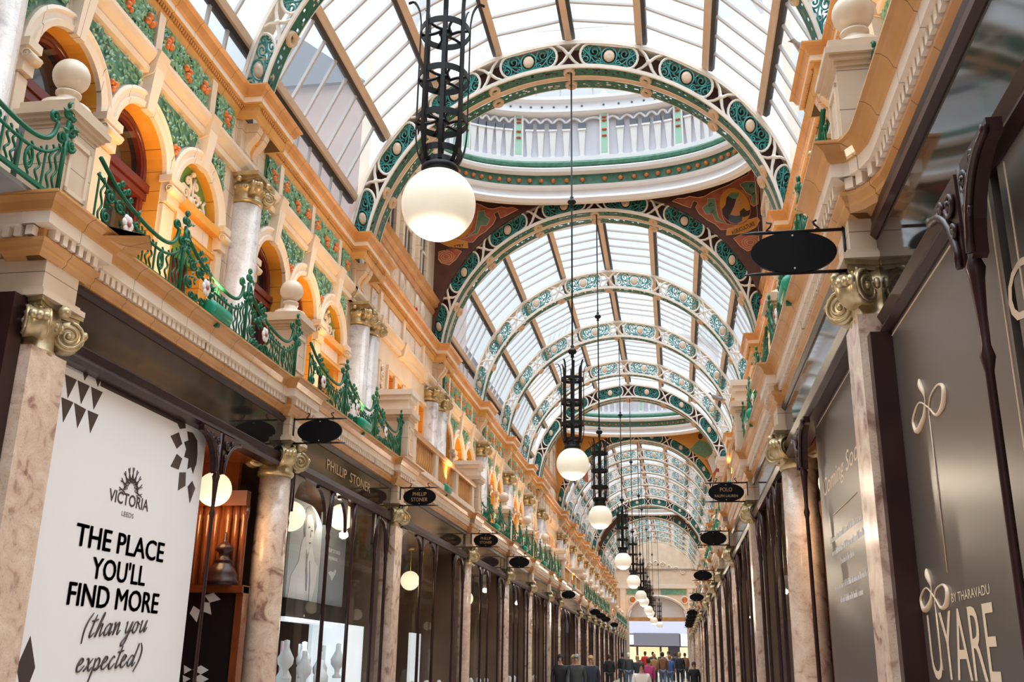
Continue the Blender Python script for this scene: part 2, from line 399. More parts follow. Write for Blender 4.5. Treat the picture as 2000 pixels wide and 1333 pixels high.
def rib_parts(root, double_back=False):
    f = MB(); ring(f, .90, 1.03, 0, .26); ring(f, -.03, .10, 0, .035); ring(f, -.03, .10, .25, .265)
    lip = [(-3.22 - .1, 0)]
    for q, c in enumerate([-78.75, -56.25, -33.75, -11.25, 11.25, 33.75, 56.25, 78.75]):
        hw = .47; pts = []
        for a, sx in ((-90, 1), (90, -1)):
            for i in range(9):
                th = math.radians(a + 180 * i / 8)
                pts.append((sx * 0 + (1 if a == -90 else -1) * (hw - .15) + .15 * math.cos(th) * 1, .165 * math.sin(th)))
        f.tube([uv(c, u, v, .03) for u, v in pts], .021, 5, closed=True, smooth=False)
    for d in NOD:
        for i in range(4):
            su, sv = ((1, 1), (1, -1), (-1, 1), (-1, -1))[i]
            f.tube([uv(d, su * .02, sv * .02, .025), uv(d, su * .085, sv * .10, .025), uv(d, su * .19, sv * .175, .025)], [.030, .024, .022], 5, smooth=False)
        f.ball(uv(d, 0, 0, .012), .045, 10, 6, (1, .6, 1))
    for sg in (-1, 1):      # scrolled feet
        f.tube([RP(sg * 90, .5, .13), RP(sg * 93.5, .5, .13), RP(sg * 95.5, .6, .13)], [.10, .075, .06], 8)
        f.tube([(RP(sg * 90, 1.15, .13)[0] + x, .13, RP(sg * 90, 1.15, .13)[2] + z) for x, z in spiral(0, 0, .085, 1.4, 0, 1)], .022, 5)
    f.build('ring_frame', 'white', root)
    g = MB(); n = 260
    rr = random.Random(3)
    for i in range(n):
        d0 = -90 + 180 * i / n; d1 = d0 + 180 / n
        for j in range(7):
            if 0 < j < 6 and rr.random() < .17: continue
            ya = .035 + .215 * j / 7; yb = .035 + .215 * (j + 1) / 7
            g.add([RP(d0, -.02, ya), RP(d1, -.02, ya), RP(d1, -.02, yb), RP(d0, -.02, yb)], [(0, 1, 2, 3)])
    g.build('pierced_soffit', 'dkgreen', root)
    for d in NOD:
        b = MB(); rings = []
        for r_, h in ((.0, .01), (.045, .0), (.06, -.05), (.085, -.06), (.10, -.035), (.105, .03)):
            rings.append([RP(d + math.degrees(r_ * math.cos(2 * PI * i / 14) / 3.22), 0, .143 + r_ * 1.1 * math.sin(2 * PI * i / 14), h) for i in range(14)])
        b.loft(rings, caps=False, smooth=True); b.build('boss', 'tan', root)
    for c in (-78.75, -56.25, -33.75, -11.25, 11.25, 33.75, 56.25, 78.75):
        t = MB()
        for sx in (-1, 1):
            for (cx, cy, r, tu, a0, di) in ((.245, .055, .105, 1.7, PI, -1), (.375, -.065, .085, 1.6, PI * .6, 1), (.36, .10, .055, 1.4, -PI * .5, 1), (.17, -.10, .055, 1.3, PI * .5, 1), (.43, .03, .05, 1.2, PI, 1)):
                t.tube([uv(c, sx * u, v, .05) for u, v in spiral(cx, cy, r, tu, a0, di)], .0125, 4, smooth=False)
            t.tube([uv(c, sx * u, v, .05) for u, v in ((0, -.16), (.12, -.145), (.24, -.09), (.32, .0), (.40, .07), (.455, .09))], .013, 4, smooth=False)
            for (lu, lv, la, ll) in ((.19, .13, .8, .07), (.29, -.13, -.5, .07), (.10, -.13, .2, .08), (.33, .02, 1.2, .07), (.43, -.12, -.9, .05), (.15, .03, 2.2, .06), (.22, -.03, .5, .06)):
                e = (math.cos(la) * ll, math.sin(la) * ll); p = (-e[1] * .3, e[0] * .3)
                t.add([uv(c, sx * (lu - e[0]), lv - e[1], .05), uv(c, sx * (lu + p[0]), lv + p[1], .035), uv(c, sx * (lu + e[0]), lv + e[1], .05), uv(c, sx * (lu - p[0]), lv - p[1], .035)], [(0, 1, 2, 3)])
        t.tube([uv(c, .125 * math.cos(a), .125 * math.sin(a), .05) for a in [2 * PI * i / 16 for i in range(16)]], .014, 4, closed=True, smooth=False)
        so = t.build('scroll_panel', 'teal', root)
        z = MB(); z.loft([[uv(c, r_ * math.cos(2 * PI * i / 12), r_ * math.sin(2 * PI * i / 12), yy) for i in range(12)] for r_, yy in ((.095, .06), (.085, .035), (.03, .03), (.004, .032))], smooth=True)
        z.build('rosette', 'tan', so)
def build_rib(double=False):
    root = empty('roof_rib', cat='roof rib', group='iron ribs of the glass roof')
    rib_parts(root)
    if double:
        b = MB(); ring(b, .08, .92, .20, .215); b.build('backing_plate', 'paint_brown', root)
        ch = MB(); ring(ch, .0, .06, .265, .36, 0, 0); ch.build('channel', 'tan', root)
        back = MB(); ring(back, .90, 1.03, .36, .62); ring(back, -.03, .10, .36, .375); ring(back, -.03, .10, .61, .625); back.build('rear_frame', 'white', root)
        for c in list(root.children):
            if c.name.split('.')[0] in ('pierced_soffit', 'boss'):
                d = c.copy(); C.objects.link(d); d.location = (0, .36, 0)
    return root
DBL = (3, 4, 8, 9, 14, 15)
for k in range(1, NB):
    dbl = k in DBL
    place('rib2' if dbl else 'rib1', lambda d=dbl: build_rib(d), (0, B[k], 0), (1, 1, 1),
          ('doubled white and teal iron rib beside a lantern, %s rib from the front' if dbl else 'white iron roof rib with open teal scrollwork, %s rib from the front') % ORD[k - 1])

# ------------------------------------------------------------------ lantern domes
def se(phi, off, A=3.3, Bq=2.35, n=2.5):
    c, s_ = math.cos(phi), math.sin(phi)
    return ((A + off) * math.copysign(abs(c) ** (2 / n), c), (Bq + off) * math.copysign(abs(s_) ** (2 / n), s_))
def eband(prof, N=80):
    m = MB(); R = []
    for i in range(N):
        ph = 2 * PI * i / N
        R.append([(*se(ph, o), z) for o, z in prof])
    R.append(R[0]); m.loft(R, closed=False, caps=False); return m
def nrm(phi):
    a, b = se(phi - .01, 0), se(phi + .01, 0); t = Vector((b[0] - a[0], b[1] - a[1], 0)).normalized()
    return Vector((-t.y, t.x, 0)), t        # inward normal, tangent
def on_drum(mb_pts, phi, off):
    p = se(phi, off); n, t = nrm(phi); base = Vector((p[0], p[1], 0))
    return [base + t * a + n * b + Vector((0, 0, c)) for a, b, c in mb_pts]
def boxpts(a0, a1, b0, b1, z0, z1, a0t=None, a1t=None, b1t=None):
    a0t = a0 if a0t is None else a0t; a1t = a1 if a1t is None else a1t; b1t = b1 if b1t is None else b1t
    return [(a0, b0, z0), (a1, b0, z0), (a1, b1, z0), (a0, b1, z0), (a0t, b0, z1), (a1t, b0, z1), (a1t, b1t, z1), (a0t, b1t, z1)]
BOXF = [(0, 3, 2, 1), (4, 5, 6, 7), (0, 1, 5, 4), (1, 2, 6, 5), (2, 3, 7, 6), (3, 0, 4, 7)]
def build_lantern():
    root = empty('roof_lantern', cat='roof lantern')
    eband([(.14, 10.90), (.02, 10.90), (-.03, 10.98), (.0, 11.04), (.05, 11.06), (.05, 11.2), (-.02, 11.22), (-.04, 11.28), (.02, 11.31)]).build('lower_moulding', 'drum', root)
    eband([(.02, 11.31), (.06, 11.32), (.06, 11.53), (.02, 11.54)]).build('fruit_band', 'leafground', root)
    eband([(.02, 11.54), (-.10, 11.57), (-.12, 11.64), (-.06, 11.69), (0, 11.70)]).build('middle_moulding', 'drum', root)
    eband([(0, 11.70), (-.07, 11.73), (-.08, 11.79), (-.03, 11.85), (.05, 11.86)]).build('leaf_band', 'leafground', root)
    eband([(.05, 11.86), (.02, 11.88), (.02, 11.98), (.14, 12.0)]).build('plinth', 'drum', root)
    eband([(.14, 12.0), (.14, 13.0)]).build('drum_wall', 'drumgrey', root)
    eband([(.14, 12.97), (.0, 13.0), (-.06, 13.04), (-.06, 13.08), (.02, 13.1), (.02, 13.30), (-.07, 13.34), (-.07, 13.42), (.16, 13.46)]).build('crowning_cornice', 'drum', root)
    phis = [math.radians(4 + 172 * i / 41) for i in range(42)]
    ar = MB(); st = MB()
    for i, ph in enumerate(phis):
        if i % 6 == 2:
            m = MB(); m.add(on_drum(boxpts(-.10, .10, 0, .10, 11.98, 13.45), ph, .14), BOXF)
            p = on_drum([(0, .06, 13.5)], ph, .14)[0]; m.ball(p, .07, 10, 6)
            o = m.build('pilaster', 'drum', root)
            m = MB(); m.add(on_drum(boxpts(-.07, .07, .10, .105, 12.05, 13.0), ph, .14), BOXF); s_ = m.build('painted_strip', 'mint', o)
            m = MB()
            for z in (12.45, 12.6, 12.82, 12.9):
                for a in (-.025, .025): m.ball(on_drum([(a, .115, z)], ph, .14)[0], .03, 8, 5)
            m.build('roses', 'rose', o)
        else:
            m = MB(); m.add(on_drum(boxpts(-.04, .04, 0, .05, 12.02, 12.62, -.075, .075, .09), ph, .14), BOXF)
            m.add(on_drum(boxpts(-.09, .09, 0, .11, 12.62, 12.66), ph, .14), BOXF); m.add(on_drum(boxpts(-.055, .055, 0, .06, 11.99, 12.03), ph, .14), BOXF)
            o = m.build('bracket', 'drum', root)
            m = MB(); m.add(on_drum(boxpts(-.08, .08, 0, .10, 12.66, 12.80), ph, .14), BOXF); m.build('bracket_cap', 'slate', o)
        if i + 1 < len(phis):
            pts = []; q = phis[i + 1]
            for j in range(9):
                t = j / 8; p = ph + (q - ph) * t
                pts.append(on_drum([(0, .07, 12.80 + .13 * math.sin(PI * t))], p, .14)[0])
            ar.tube(pts, .03, 5)
        st.ball(on_drum([(0, .0, 13.2)], ph, .02)[0], .028, 8, 5)
    ar.build('blind_arcade', 'drum', root); st.build('studs', 'slate', root)
    for i in range(40):
        ph = math.radians(8 + 164 * i / 39); m = MB(); m.ball(on_drum([(0, .0, 11.425)], ph, .04)[0], .052, 10, 6); m.build('fruit_boss', 'fruit', root)
    eband([(.16, 13.46), (.0, 14.3), (-.6, 15.3), (-1.6, 16.0), (-2.2, 16.2)]).build('glass', 'roofglass', root)
    gb = MB()
    for i in range(44):
        ph = 2 * PI * i / 44; gb.tube([(*se(ph, o), z) for o, z in ((.13, 13.46), (-.03, 14.3), (-.63, 15.28), (-1.6, 15.95))], .02, 4)
    gb.build('glazing_bars', 'bar', root)
    return root
def arc_xz(r, a0, a1, n=24): return [(r * math.sin(math.radians(a0 + (a1 - a0) * i / n)), 7.75 + r * math.cos(math.radians(a0 + (a1 - a0) * i / n))) for i in range(n + 1)]
DN = ['near', 'middle', 'far']
def flat(name, pts, m, par, y, d, plane='xz'):
    b = MB(); b.poly(pts, plane, y, y - d); return b.build(name, m, par)
def outline(name, pts, m, par, y, r=.008):
    b = MB(); b.tube([(x, y, z) for x, z in pts], r, 4, closed=True, smooth=False); return b.build(name, m, par)
RF1 = [(1.63, 10.87), (1.75, 10.93), (1.88, 10.92), (1.99, 10.96), (2.16, 10.92), (2.3, 10.94), (2.45, 11.03), (2.62, 11.1), (2.82, 11.18), (2.98, 11.28), (3.2, 11.38), (3.26, 11.49), (3.32, 11.45), (3.38, 11.27), (3.4, 11.07), (3.38, 10.7), (3.28, 10.65), (3.23, 10.71), (3.21, 10.84), (3.09, 11.01), (2.93, 11.11), (2.7, 11.06), (2.61, 10.88), (2.59, 10.69), (2.65, 10.44), (2.72, 10.29), (2.95, 10.23), (2.74, 10.17), (2.6, 10.16), (2.49, 10.3), (2.34, 10.39), (2.17, 10.56), (2.11, 10.7), (2.16, 10.81), (2.07, 10.85), (2.01, 10.69), (1.88, 10.75), (1.75, 10.82)]
RG1 = [(2.24, 10.68), (2.35, 10.77), (2.36, 10.89), (2.51, 10.88), (2.53, 10.66), (2.56, 10.44), (2.72, 10.28), (2.5, 10.37), (2.44, 10.54), (2.31, 10.53)]
RG2 = [(3.03, 11.17), (3.15, 11.23), (3.36, 11.21), (3.36, 10.99), (3.34, 10.71), (3.26, 10.7), (3.26, 10.9), (3.15, 10.97), (3.1, 11.07)]
RF2 = [(2.84, 9.96), (3.01, 10.04), (3.34, 9.98), (3.34, 9.8), (3.28, 9.72), (3.1, 9.66), (2.97, 9.77)]
BAN = [(2.7, 10.03), (2.72, 10.17), (2.96, 10.25), (3.14, 10.35), (3.34, 10.4), (3.39, 10.33), (3.3, 10.18), (3.11, 10.08), (2.9, 10.05)]
HEAD = [(3.01, 10.96), (3.03, 10.86), (3.065, 10.79), (3.035, 10.77), (3.045, 10.735), (3.02, 10.70), (3.015, 10.665), (2.97, 10.64), (2.97, 10.58), (3.0, 10.5), (2.9, 10.44), (2.79, 10.5), (2.86, 10.66), (2.88, 10.86)]
HAIR = [(3.01, 10.97), (2.94, 10.84), (2.9, 10.7), (2.86, 10.61), (2.80, 10.49), (2.75, 10.29), (2.66, 10.45), (2.64, 10.62), (2.72, 10.72), (2.74, 10.87), (2.84, 10.98)]
DRESS = [(2.77, 10.5), (2.92, 10.45), (3.05, 10.46), (3.03, 10.34), (2.91, 10.27), (2.78, 10.29)]
for di, k in enumerate(DOME):
    y0, y1 = B[k] + .66, B[k + 1]; cy = (y0 + y1) / 2; sy = (y1 - y0) / 2 / 2.56
    place('lantern', build_lantern, (0, cy, 0), (1, sy, 1), 'white oval roof lantern ringed by brackets and orange fruit, %s of the three lanterns' % DN[di])
    yw = y1 - .03
    for s in (-1, 1):
        root = empty('painted_spandrel', (0, 0, 0), '%s mural spandrel on the %s above the arch beyond the %s lantern' % (['dark brown and salmon', 'orange', 'brown'][di], SN[s], DN[di]), 'mural')
        g = MB(); g.poly([(s * x, z) for x, z in arc_xz(3.42, 0, 86)] + [(s * 3.46, 11.7), (0, 11.7)], 'xz', yw, yw + .05)
        g.build('mural_ground', 'paint_brown' if di != 1 else 'muralgold', root)
        yq = yw - .002
        if di == 0:
            for nm, P_, mm, d in (('scroll_frame', RF1, 'salmon', .004), ('leaf_field', RG1, 'sage', .006), ('leaf_field', RG2, 'sage', .006), ('scroll_shell', RF2, 'salmon', .004), ('ribbon', BAN, 'muralgold', .010)):
                Q = [(s * x, z) for x, z in P_]
                o = flat(nm, Q, mm, root, yq, d); outline('outline', Q, 'muralline', o, yq - d)
            for q in range(3):
                pts = [(s * (3.17 + (.07 + .05 * q) * math.cos(a)), 9.85 + (.05 + .04 * q) * math.sin(a)) for a in [2 * PI * i / 14 for i in range(14)]]
                outline('shell_line', pts, 'muralline', root, yq - .006, .006)
            if s > 0:
                E_ = [(2.905 + .31 * math.cos(a) - .05 * math.sin(a), 10.68 + .42 * math.sin(a)) for a in [2 * PI * i / 28 for i in range(28)]]
                o = flat('medallion', E_, 'muralgold', root, yq, .006); outline('outline', E_, 'salmon', o, yq - .006, .014)
                flat('portrait_face', HEAD, 'muralskin', root, yq, .009); flat('portrait_hair', HAIR, 'muraldark', root, yq, .011); flat('portrait_dress', DRESS, 'muralblue', root, yq, .012)
                flat('portrait_wreath', [(2.84, 10.98), (3.01, 10.97), (2.99, 10.90), (2.93, 10.84), (2.84, 10.86), (2.78, 10.92)], 'sage', root, yq, .013)
                flat('portrait_eye', [(2.985, 10.815), (3.02, 10.81), (3.0, 10.80)], 'muraldark', root, yq, .012); flat('portrait_lips', [(3.01, 10.735), (3.04, 10.735), (3.02, 10.72)], 'salmon', root, yq, .012)
                for gx, gz in ((2.42, 10.72), (2.46, 10.55), (3.27, 11.1), (3.3, 10.9)):
                    for q in range(3): outline('leaf_line', [(gx + .05 * math.cos(q * 1.2), gz + .05 * math.sin(q * 1.2)), (gx + .01, gz + .06), (gx - .05, gz - .02)], 'muraldark', root, yq - .006, .006)
                flat('portrait_bouquet', [(3.0, 10.55), (3.08, 10.62), (3.14, 10.55), (3.22, 10.58), (3.18, 10.46), (3.08, 10.42), (3.0, 10.45)], 'muraldark', root, yq, .012)
                text('AGRICULTURE', .125, 'paint_brown', face_cam(3.06, yq - .012, 10.13) @ Matrix.Rotation(math.radians(22), 4, 'Z'), root, sx=.62, bold=.002)
            else:
                E_ = [(-2.905 + .31 * math.cos(a), 10.68 + .42 * math.sin(a)) for a in [2 * PI * i / 28 for i in range(28)]]
                o = flat('medallion', E_, 'muralgold', root, yq, .006); outline('outline', E_, 'salmon', o, yq - .006, .014)
                text('INDUSTRY', .125, 'paint_brown', face_cam(-3.0, yq - .012, 10.02) @ Matrix.Rotation(math.radians(8), 4, 'Z'), root, sx=.7, bold=.002)
        elif di == 1:
            cx = s * 2.75
            flat('figure_robe', [(cx - .5, 10.35), (cx - .1, 10.75), (cx + .3, 10.6), (cx + .5, 10.2), (cx + .1, 9.95), (cx - .2, 10.1)], 'sage', root, yq, .006)
            flat('figure_head', [(cx - .05 + .1 * math.cos(a), 10.9 + .13 * math.sin(a)) for a in [2 * PI * i / 12 for i in range(12)]], 'muraldark', root, yq, .006)
            flat('figure_cloth', [(cx + .2, 9.9), (cx + .45, 10.2), (cx + .6, 9.6), (cx + .4, 9.3)], 'printlight', root, yq, .007)
            flat('figure_ground', [(cx + .1, 9.9), (cx + .65, 9.9), (cx + .68, 9.0), (cx + .55, 9.0)], 'salmon', root, yq, .005)
    # soffit that carries the oval ring, and the wall of the crossing above the main cornice
    m = MB(); N = 40
    for i in range(N):
        a, b = 2 * PI * i / N, 2 * PI * (i + 1) / N
        def sq(t):
            c, s_ = math.cos(t), math.sin(t); q = max(abs(c) / 3.5, abs(s_) / 2.56); return (c / q, s_ / q)
        A1, B1, A2, B2 = se(a, .1), se(b, .1), sq(a), sq(b)
        m.add([(A1[0], A1[1], 11.72), (B1[0], B1[1], 11.72), (B2[0], B2[1], 11.72), (A2[0], A2[1], 11.72)], [(0, 1, 2, 3)])
    o = m.build('ceiling', 'paint_brown', loc=(0, cy, 0)); o.scale = (1, sy, 1)
    tag(o, 'dark brown soffit around the oval of the %s lantern' % DN[di], 'ceiling', kind='structure')
    m = MB(); m.poly(arc_xz(3.5, -86, 86, 40) + [(3.46, 11.9), (-3.46, 11.9)], 'xz', y0 - .05, y0)
    tag(m.build('wall_end', 'drum'), 'plastered wall over the rib in front of the %s lantern' % DN[di], 'wall', kind='structure')
    for s in (-1, 1):
        W = empty('wall_' + SN[s], (0, cy, 0), 'carved cream attic wall under the %s lantern on the %s' % (DN[di], SN[s]), 'wall', kind='structure', scale=(s, sy, 1))
        m = MB(); m.box(3.43, 3.6, -2.62, 2.62, 7.6, 11.75); m.build('wall_face', 'plain', W)
        m = MB(); m.sweep([(0, 8.55), (.03, 8.55), (.06, 8.62), (.05, 8.68), (.12, 8.72), (.12, 8.78), (.16, 8.84), (0, 8.86)], [(3.43, -2.56), (3.43, 2.56)]); m.build('string_course', 'ochre', W)
        for yy in (-1.25, 0.0, 1.25):
            m = MB(); m.box(3.38, 3.43, yy - .42, yy + .42, 8.86, 8.98)
            for q in (-.36, .36): m.box(3.36, 3.43, yy + q - .07, yy + q + .07, 8.98, 10.1)
            m.box(3.34, 3.43, yy - .46, yy + .46, 10.1, 10.25); wf = m.build('window_surround', 'cream', W)
            m = MB(); m.box(3.41, 3.435, yy - .28, yy + .28, 8.98, 10.1); m.build('pane', 'darkglass', wf)
            m = MB(); m.box(3.385, 3.41, yy - .02, yy + .02, 8.98, 10.1); m.box(3.385, 3.41, yy - .28, yy + .28, 9.5, 9.54); m.build('glazing_bar', 'white', wf)
            m = MB(); m.sweep([(0, 7.7), (.05, 7.7), (.09, 7.85), (.05, 8.05), (.1, 8.2), (.06, 8.45), (0, 8.5)], [(3.43, yy - .3), (3.43, yy - .15)], True)
            m.sweep([(0, 7.7), (.05, 7.7), (.09, 7.85), (.05, 8.05), (.1, 8.2), (.06, 8.45), (0, 8.5)], [(3.43, yy + .15), (3.43, yy + .3)], True)
            m.tube([(3.41, yy + a, z) for a, z in spiral(-.02, 8.1, .13, 1.5, 0, 1)], .03, 6); m.build('carved_scroll', 'plain', W)

# ------------------------------------------------------------------ upper facade kit (X outward from the arcade axis, y along the bay, mirrored per side)
CEN = [.83, 1.97, 3.11]; AR = .45; ZS = 5.95; XW = 3.27
def arc(c, R, n=16, zs=ZS): return [(c - R * math.cos(PI * i / n), zs + R * math.sin(PI * i / n)) for i in range(n + 1)]
def leaves(mb, n, samp, X, size, seed):
    r_ = random.Random(seed)
    for _ in range(n):
        p = samp(r_)
        if p is None: continue
        a = r_.uniform(0, 2 * PI); l = size * r_.uniform(.7, 1.3); w_ = l * .42; o = X - r_.uniform(.005, .03)
        ca, sa = math.cos(a), math.sin(a)
        def q(u, v, d): return (o - d, p[0] + u * ca - v * sa, p[1] + u * sa + v * ca)
        mb.add([q(-l, 0, 0), q(0, -w_, .0), q(l, 0, .004), q(0, w_, .0), q(0, 0, .014)], [(0, 1, 4), (1, 2, 4), (2, 3, 4), (3, 0, 4)])
def wall_bay():
    m = MB(); z0, z1 = 4.3, 6.78; X = XW; y = -.40
    edges = []
    for c in CEN:
        m.add([(X, y, z0), (X, c - AR, z0), (X, c - AR, z1), (X, y, z1)], [(0, 1, 2, 3)])
        A = arc(c, AR)
        m.strip([(X, a, b) for a, b in A], [(X, a, z1) for a, b in A]); y = c + AR
    m.add([(X, y, z0), (X, 3.89, z0), (X, 3.89, z1), (X, y, z1)], [(0, 1, 2, 3)])
    m.box(X, X + .1, -.35, 3.85, z1, 7.45)
    W = m.build('wall', 'cream')
    r_ = MB(); av = MB(); im = MB(); ks = MB()
    for i, c in enumerate(CEN):
        dep = .19 if i < 2 else .10
        A = [(c - AR, z0)] + arc(c, AR) + [(c + AR, z0)]
        if i == 2: A = A
        r_.strip([(X, a, b) for a, b in A], [(X + dep, a, b) for a, b in A])
        prof = [(AR - .0, .0), (AR + .0, .045), (AR + .05, .055), (AR + .06, .035), (AR + .11, .04), (AR + .13, .06), (AR + .16, .05), (AR + .165, 0)]
        av.loft([[(X - d, c - R * math.cos(PI * j / 20), ZS + R * math.sin(PI * j / 20)) for R, d in prof] for j in range(21)], closed=False, caps=False)
        ks.loft([[(X - .07, c - .06, 6.38), (X - .07, c + .06, 6.38), (X, c + .06, 6.38), (X, c - .06, 6.38)], [(X - .13, c - .09, 6.98), (X - .13, c + .09, 6.98), (X, c + .09, 6.98), (X, c - .09, 6.98)]])
    for yy, hw in ((CEN[0] - AR - .09, .08), ((CEN[0] + CEN[1]) / 2, .13), ((CEN[1] + CEN[2]) / 2, .13), (CEN[2] + AR + .09, .08)):
        im.box(X - .11, X + .02, yy - hw, yy + hw, 5.90, 5.97)
        im.box(X - .08, X + .02, yy - hw + .015, yy + hw - .015, 5.70, 5.90)
        im.tube([(X - .09, yy - hw + .008, 5.83), (X - .09, yy + hw - .008, 5.83)], .045, 10)
        for q in (-1, 1): im.tube([(X - .09 - u, yy + q * (hw - .006), 5.83 + v) for u, v in spiral(0, 0, .042, 1.4, 0, 1, 12)], .008, 4)
        im.box(X - .045, X + .0, yy - hw + .02, yy + hw - .02, 4.3, 5.68)
    r_.build('reveal', 'amber', W); av.build('archivolt', 'pale', W); im.build('impost', 'plain', W); ks.build('keystone', 'pale', W)
    lf = MB(); sl = MB()
    for c0, c1 in ((-.20, CEN[0]), (CEN[0], CEN[1]), (CEN[1], CEN[2]), (CEN[2], 3.95)):
        R = AR + .175; inn = c0 > 0 and c1 < 3.9
        L_ = [(c0 + .13, 6.70)] + [(c0 + R * math.sin(t), ZS + R * math.cos(t)) for t in [math.radians(v) for v in (16, 30, 45, 60, 72)]] if c0 > 0 else [(.16, 6.70), (.16, 6.0)]
        R_ = [(c1 - R * math.sin(t), ZS + R * math.cos(t)) for t in [math.radians(v) for v in (72, 60, 45, 30, 16)]] + [(c1 - .13, 6.70)] if c1 < 3.9 else [(3.62, 6.0), (3.62, 6.70)]
        sl.poly(L_ + R_, 'yz', X - .012, X)
        def samp(r2, c0=c0, c1=c1):
            p = (r2.uniform(max(c0, .18), min(c1, 3.60)), r2.uniform(6.05, 6.68))
            for c in CEN:
                if (p[0] - c) ** 2 + (p[1] - ZS) ** 2 < (R + .02) ** 2 or abs(p[0] - c) < .14: return None
            return p
        leaves(lf, 330, samp, X - .012, .036, int(100 * c1))
    o = sl.build('spandrel_ground', 'leafground', W); lf.build('spandrel_leaves', 'leaf', W)
    fr = MB()
    for yy in (1.40, 2.54):
        for d in ((-.03, 6.32), (.03, 6.33), (0, 6.27)): fr.ball((X - .04, yy + d[0], d[1]), .03, 8, 5)
    fr.build('spandrel_fruit', 'fruit', W)
    return tag(W, None, 'wall', kind='structure')
def window_kit(ci):
    def b():
        c = CEN[ci]; X = XW + .16
        fr = MB()
        prof = [(AR, 0), (AR, .05), (AR - .04, .06), (AR - .09, .03), (AR - .1, 0)]
        P_ = [(c - AR, 4.3)] + arc(c, AR) + [(c + AR, 4.3)]
        ins = [(c - AR + .10, 4.3)] + arc(c, AR - .10) + [(c + AR - .10, 4.3)]
        for Xa, Xb in ((X, X + .06),):
            fr.strip([(Xa, a, z) for a, z in P_], [(Xa, a, z) for a, z in ins]); fr.strip([(Xa, a, z) for a, z in ins], [(Xb, a, z) for a, z in ins])
        mid = [(c - AR + .045, 4.3)] + arc(c, AR - .045) + [(c + AR - .045, 4.3)]
        fr.tube([(X, a, z) for a, z in mid], .02, 6)
        fr.box(X - .05, X + .05, c - AR, c + AR, 5.78, 5.86); fr.box(X - .03, X + .05, c - AR, c + AR, 5.70, 5.77)
        W = fr.build('window_1', 'redwood')
        g = MB(); g.poly(ins, 'yz', X + .05, X + .06); g.build('pane', 'darkglass', W)
        return tag(W, None, 'window', kind='structure')
    return b
def niche():
    root = empty('niche_doorway', cat='niche doorway', group='green niches of the upper wall')
    c = CEN[2]; X = XW + .10
    m = MB(); m.poly([(c - AR, 5.4)] + arc(c, AR) + [(c + AR, 5.4)], 'yz', X - .005, X + .02); m.build('green_tympanum', 'green', root)
    s_ = MB()
    for sg in (-1, 1):
        for cy, cz, r, tu, a0, di in ((.11, 6.08, .075, 1.3, PI, -1), (.23, 5.98, .07, 1.3, 0, 1), (.08, 6.22, .05, 1.2, PI, -1), (.17, 6.13, .045, 1.2, 0, -1)):
            s_.tube([(X - .035, c + sg * a, b) for a, b in spiral(cy, cz, r, tu, a0, di)], [.018] * 12 + [.013] * 11, 6)
        s_.tube([(X - .035, c + sg * a, b) for a, b in ((.33, 5.93), (.3, 6.05), (.26, 6.1), (.31, 6.16))], .018, 6)
        s_.tube([(X - .035, c + sg * a, b) for a, b in ((0.0, 5.95), (.05, 6.05), (.02, 6.18), (.05, 6.3))], .018, 6)
    s_.ball((X - .04, c, 6.02), .05, 8, 6, (.6, 1, 1.4)); s_.ball((X - .04, c, 6.33), .03, 8, 6)
    s_.build('scroll_ornament', 'pale', root)
    l = MB(); l.box(X - .16, X + .02, c - AR - .02, c + AR + .02, 5.83, 5.92); l.box(X - .10, X + .02, c - AR, c + AR, 5.62, 5.83); l.box(X - .14, X + .02, c - AR, c + AR, 5.56, 5.62)
    lo = l.build('lintel', 'amber', root)
    p = MB(); p.box(X - .105, X - .09, c - .34, c + .34, 5.65, 5.80); p.build('lintel_panel', 'pale', lo)
    q = MB()
    for sg in (-1, 1): q.box(X - .08, X + .14, c + sg * .38 - .07, c + sg * .38 + .07, 4.3, 5.56)
    q.build('door_jamb', 'amber', root)
    d = MB(); d.box(X + .10, X + .14, c - .31, c + .31, 4.3, 5.56); do = d.build('door', 'reddoor', root)
    f = MB(); f.box(X + .07, X + .10, c - .31, c - .25, 4.3, 5.56); f.box(X + .07, X + .10, c + .25, c + .31, 4.3, 5.56); f.box(X + .07, X + .10, c - .31, c + .31, 5.48, 5.56); f.build('door_frame', 'redwood', do)
    return root
def string_course():
    m = MB(); prof = [(0, 6.74), (.05, 6.74), (.06, 6.80), (.04, 6.82), (.09, 6.88), (.11, 6.93), (.11, 6.97), (0, 6.98)]
    m.sweep(prof, [(XW, -.35), (XW, 3.85)])
    for c in CEN: m.sweep([(0, 6.70), (.10, 6.74), (.13, 6.90), (.15, 6.97), (.12, 6.99), (0, 7.0)], [(XW, c - .09), (XW, c + .09)])
    for c in CEN: m.box(XW - .06, XW, c - .055, c + .055, 6.98, 7.43)
    return tag(m.build('trim_1', 'plain'), None, 'trim', kind='structure')
CORN = [(0, 7.38), (.03, 7.38), (.045, 7.43), (.06, 7.46), (.06, 7.52), (.105, 7.53), (.105, 7.60)]
CYMA = [(.105, 7.60), (.13, 7.61), (.14, 7.64), (.16, 7.68), (.19, 7.70), (.19, 7.72), (0, 7.73)]
BRK = [(XW, -.38), (XW - .20, -.38), (XW - .20, .38), (XW, .38)]
